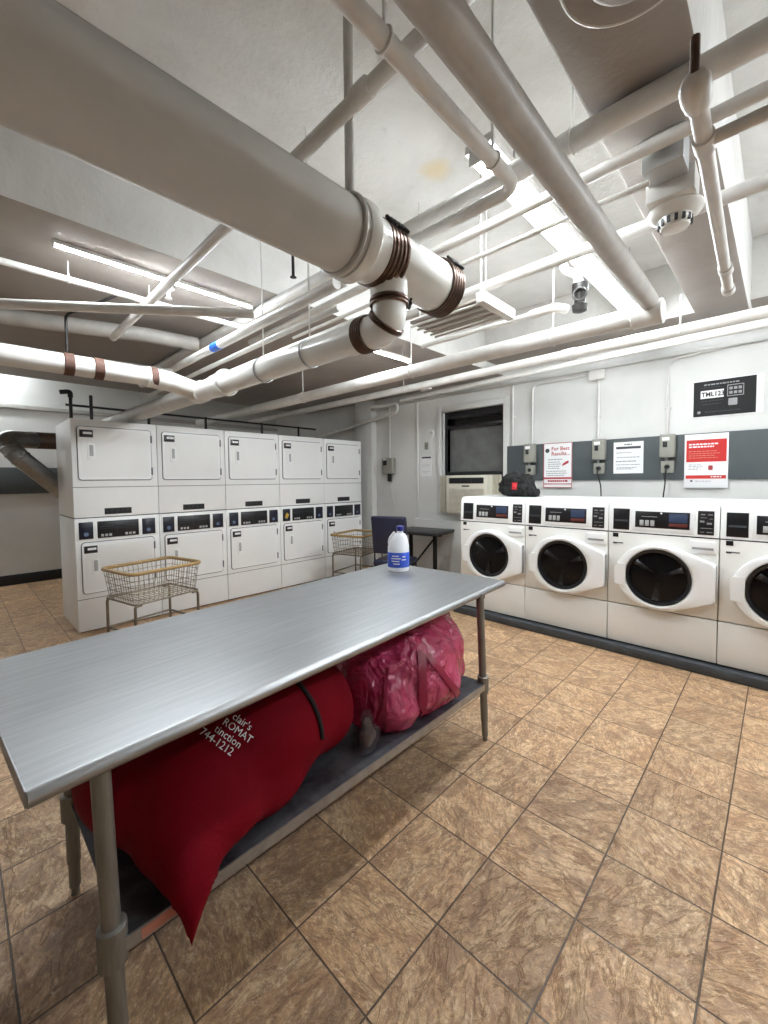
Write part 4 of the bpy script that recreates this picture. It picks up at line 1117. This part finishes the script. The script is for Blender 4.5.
# silver exhaust duct behind the dryers
ex = thing('exhaust_vent_duct', 'silver elbowed exhaust duct leaving behind the end dryer', 'duct', (.5, 6.1, 1.0))
ep = fillet([(1.25, 6.0, 1.05), (.52, 6.0, 1.8), (.42, 6.05, 1.98), (.72, 6.3, 2.0)], .16, 10)
link('duct_run', MB().tube(ep, .095, 28), 'duct_metal', ex)
for q in (.2, .36, .5):
    i = int(len(ep) * q); d_ = (ep[min(i + 1, len(ep) - 1)] - ep[max(i - 1, 0)]).normalized()
    link('duct_seam', MB().lathe([(.096, -.012), (.101, -.006), (.101, .006), (.096, .012)], ep[i], d_, 28), 'duct_metal', ex)
link('duct_branch', MB().tube([(.66, 6.3, 2.0), (1.6, 6.3, 2.0)], .098, 24), 'iron_brown', ex)

# smoke detector under the beam
sd = thing('smoke_detector', 'white smoke detector hung from metal boxes under the beam', 'smoke detector', (2.07, .36, 2.55))
link('mounting_box', MB().box((1.975, .3, 2.72), (2.10, .44, 2.85), .004), 'box_metal', sd)
link('mounting_box', MB().box((2.10, .28, 2.66), (2.22, .45, 2.76), .004), 'pipe_paint', sd)
link('stem', MB().tube([(2.18, .365, 2.69), (2.22, .365, 2.64)], .04, 16), 'iron_dark', sd)
link('base_plate', MB().lathe([(.1, 0), (.104, -.008), (.098, -.022), (.07, -.04)], (2.23, .365, 2.665), (0, 0, 1), 36), 'pvc', sd)
hd = link('sensor_head', MB().lathe([(.062, 0), (.062, -.02), (.052, -.042), (.03, -.05), (.001, -.05)], (2.23, .365, 2.625), (0, 0, 1), 32), 'pvc', sd)
g = MB()
for k in range(14):
    a = 2 * PI * k / 14; g.box((-.006, .055, -.034), (.006, .064, -.008), 0, Matrix.Translation(V((2.23, .365, 2.625))) @ Matrix.Rotation(a, 4, 'Z'))
link('vent', g, 'ink_dark', hd)
# round plate under the beam
dp = thing('ceiling_disc', 'large round beige cover plate under the beam, cut by the picture top', 'cover plate', (1.33, .4, 2.83))
link('disc', MB().lathe([(.001, -.028), (.1, -.028), (.112, -.02), (.118, -.012), (.17, -.01), (.178, .0), (.178, .014)], (1.25, .30, 2.835), (0, 0, 1), 48), 'beam_paint', dp)
link('rim', MB().torus((1.25, .30, 2.832), (0, 0, 1), .177, .006, 48, 8), 'pipe_paint', dp)

# unlit hanging fixture by the tee
uf = thing('ceiling_fixture', 'unlit white fluorescent fixture hung on rods near the clamped tee', 'light', (2.55, 1.9, 2.6), 0)
link('tray', MB().box((2.38, 1.42, 2.64), (2.7, 2.0, 2.66), .004), 'beam_paint', uf)
link('end_plate', MB().box((2.33, 1.36, 2.6), (2.75, 1.42, 2.67), .008), 'pipe_paint', uf)
for x in (2.39, 2.47, 2.55, 2.63, 2.69):
    link('tube_rail', MB().tube([(x, 1.42, 2.62), (x, 2.0, 2.62)], .009, 12), 'pipe_paint', uf)
for x, y in ((2.36, 1.4), (2.68, 1.55), (2.37, 1.9)):
    link('hanger_rod', MB().tube([(x, y, 2.66), (x, y, ZC)], .006, 8), 'pipe_paint', uf)
# valve cluster near the strip light's far end
vc = thing('ceiling_valve', 'black valve with white elbows hung near the far end of the strip light', 'valve', (2.95, 1.05, 2.65))
link('valve_body', MB().lathe([(.02, -.1), (.045, -.09), (.05, -.05), (.035, -.04), (.035, .03), (.05, .04), (.05, .09), (.02, .1)], (3.0, 1.02, 2.72), (0, 0, 1), 20), 'iron_dark', vc)
link('valve_wheel', MB().torus((2.94, 1.0, 2.72), (1, .3, 0), .04, .007, 20, 6), 'iron_dark', vc)
link('elbow', MB().tube(fillet([(2.98, 1.1, 2.66), (2.9, 1.14, 2.66), (2.9, 1.32, 2.66)], .05), .03, 14), 'pipe_paint', vc)
link('elbow', MB().tube(fillet([(3.02, 1.04, 2.8), (3.02, 1.04, 2.88), (2.97, 1.12, 2.92), (2.97, 1.12, ZC)], .04), .028, 14), 'pipe_paint', vc)
link('drip_pipe', MB().tube([(2.9, 1.3, 2.66), (2.9, 2.3, 2.66)], .018, 12), 'pipe_paint', vc)
# sprinkler heads
for (x, y, z, lab) in ((1.1, 3.1, 2.84, 'white sprinkler head on the soffit beside the tube light'), (1.75, 2.55, ZC - .001, 'dark sprinkler head on the white beam face side')):
    s = thing('ceiling_sprinkler', lab, 'sprinkler', (x, y, z))
    m_ = 'pipe_paint' if z < 3 else 'iron_dark'
    zz = z if z < 3 else 2.86
    link('escutcheon', MB().lathe([(.04, 0), (.04, -.006), (.015, -.014), (.012, -.04)], (x, y, z), (0, 0, 1), 20), m_, s)
    link('stem', MB().tube([(x, y, z - .01), (x, y, zz - .07 if z < 3 else 2.95)], .011, 10), m_, s)
    link('deflector', MB().lathe([(.022, 0), (.024, -.004), (.003, -.006)], (x, y, (zz - .07) if z < 3 else 2.95), (0, 0, 1), 16), m_, s)

# ------------------------------------------------------------------ world, view
wd = bpy.data.worlds.new('world'); SC.world = wd; wd.use_nodes = True
wd.node_tree.nodes['Background'].inputs[0].default_value = (.9, .95, 1, 1)
wd.node_tree.nodes['Background'].inputs[1].default_value = .05
SC.view_settings.view_transform = 'Standard'; SC.view_settings.look = 'None'
SC.view_settings.gamma = 1; SC.view_settings.use_curve_mapping = False
SC.view_settings.exposure = 0.52
SC.cycles.max_bounces = 8; SC.cycles.diffuse_bounces = 5
SC.cycles.use_denoising = True
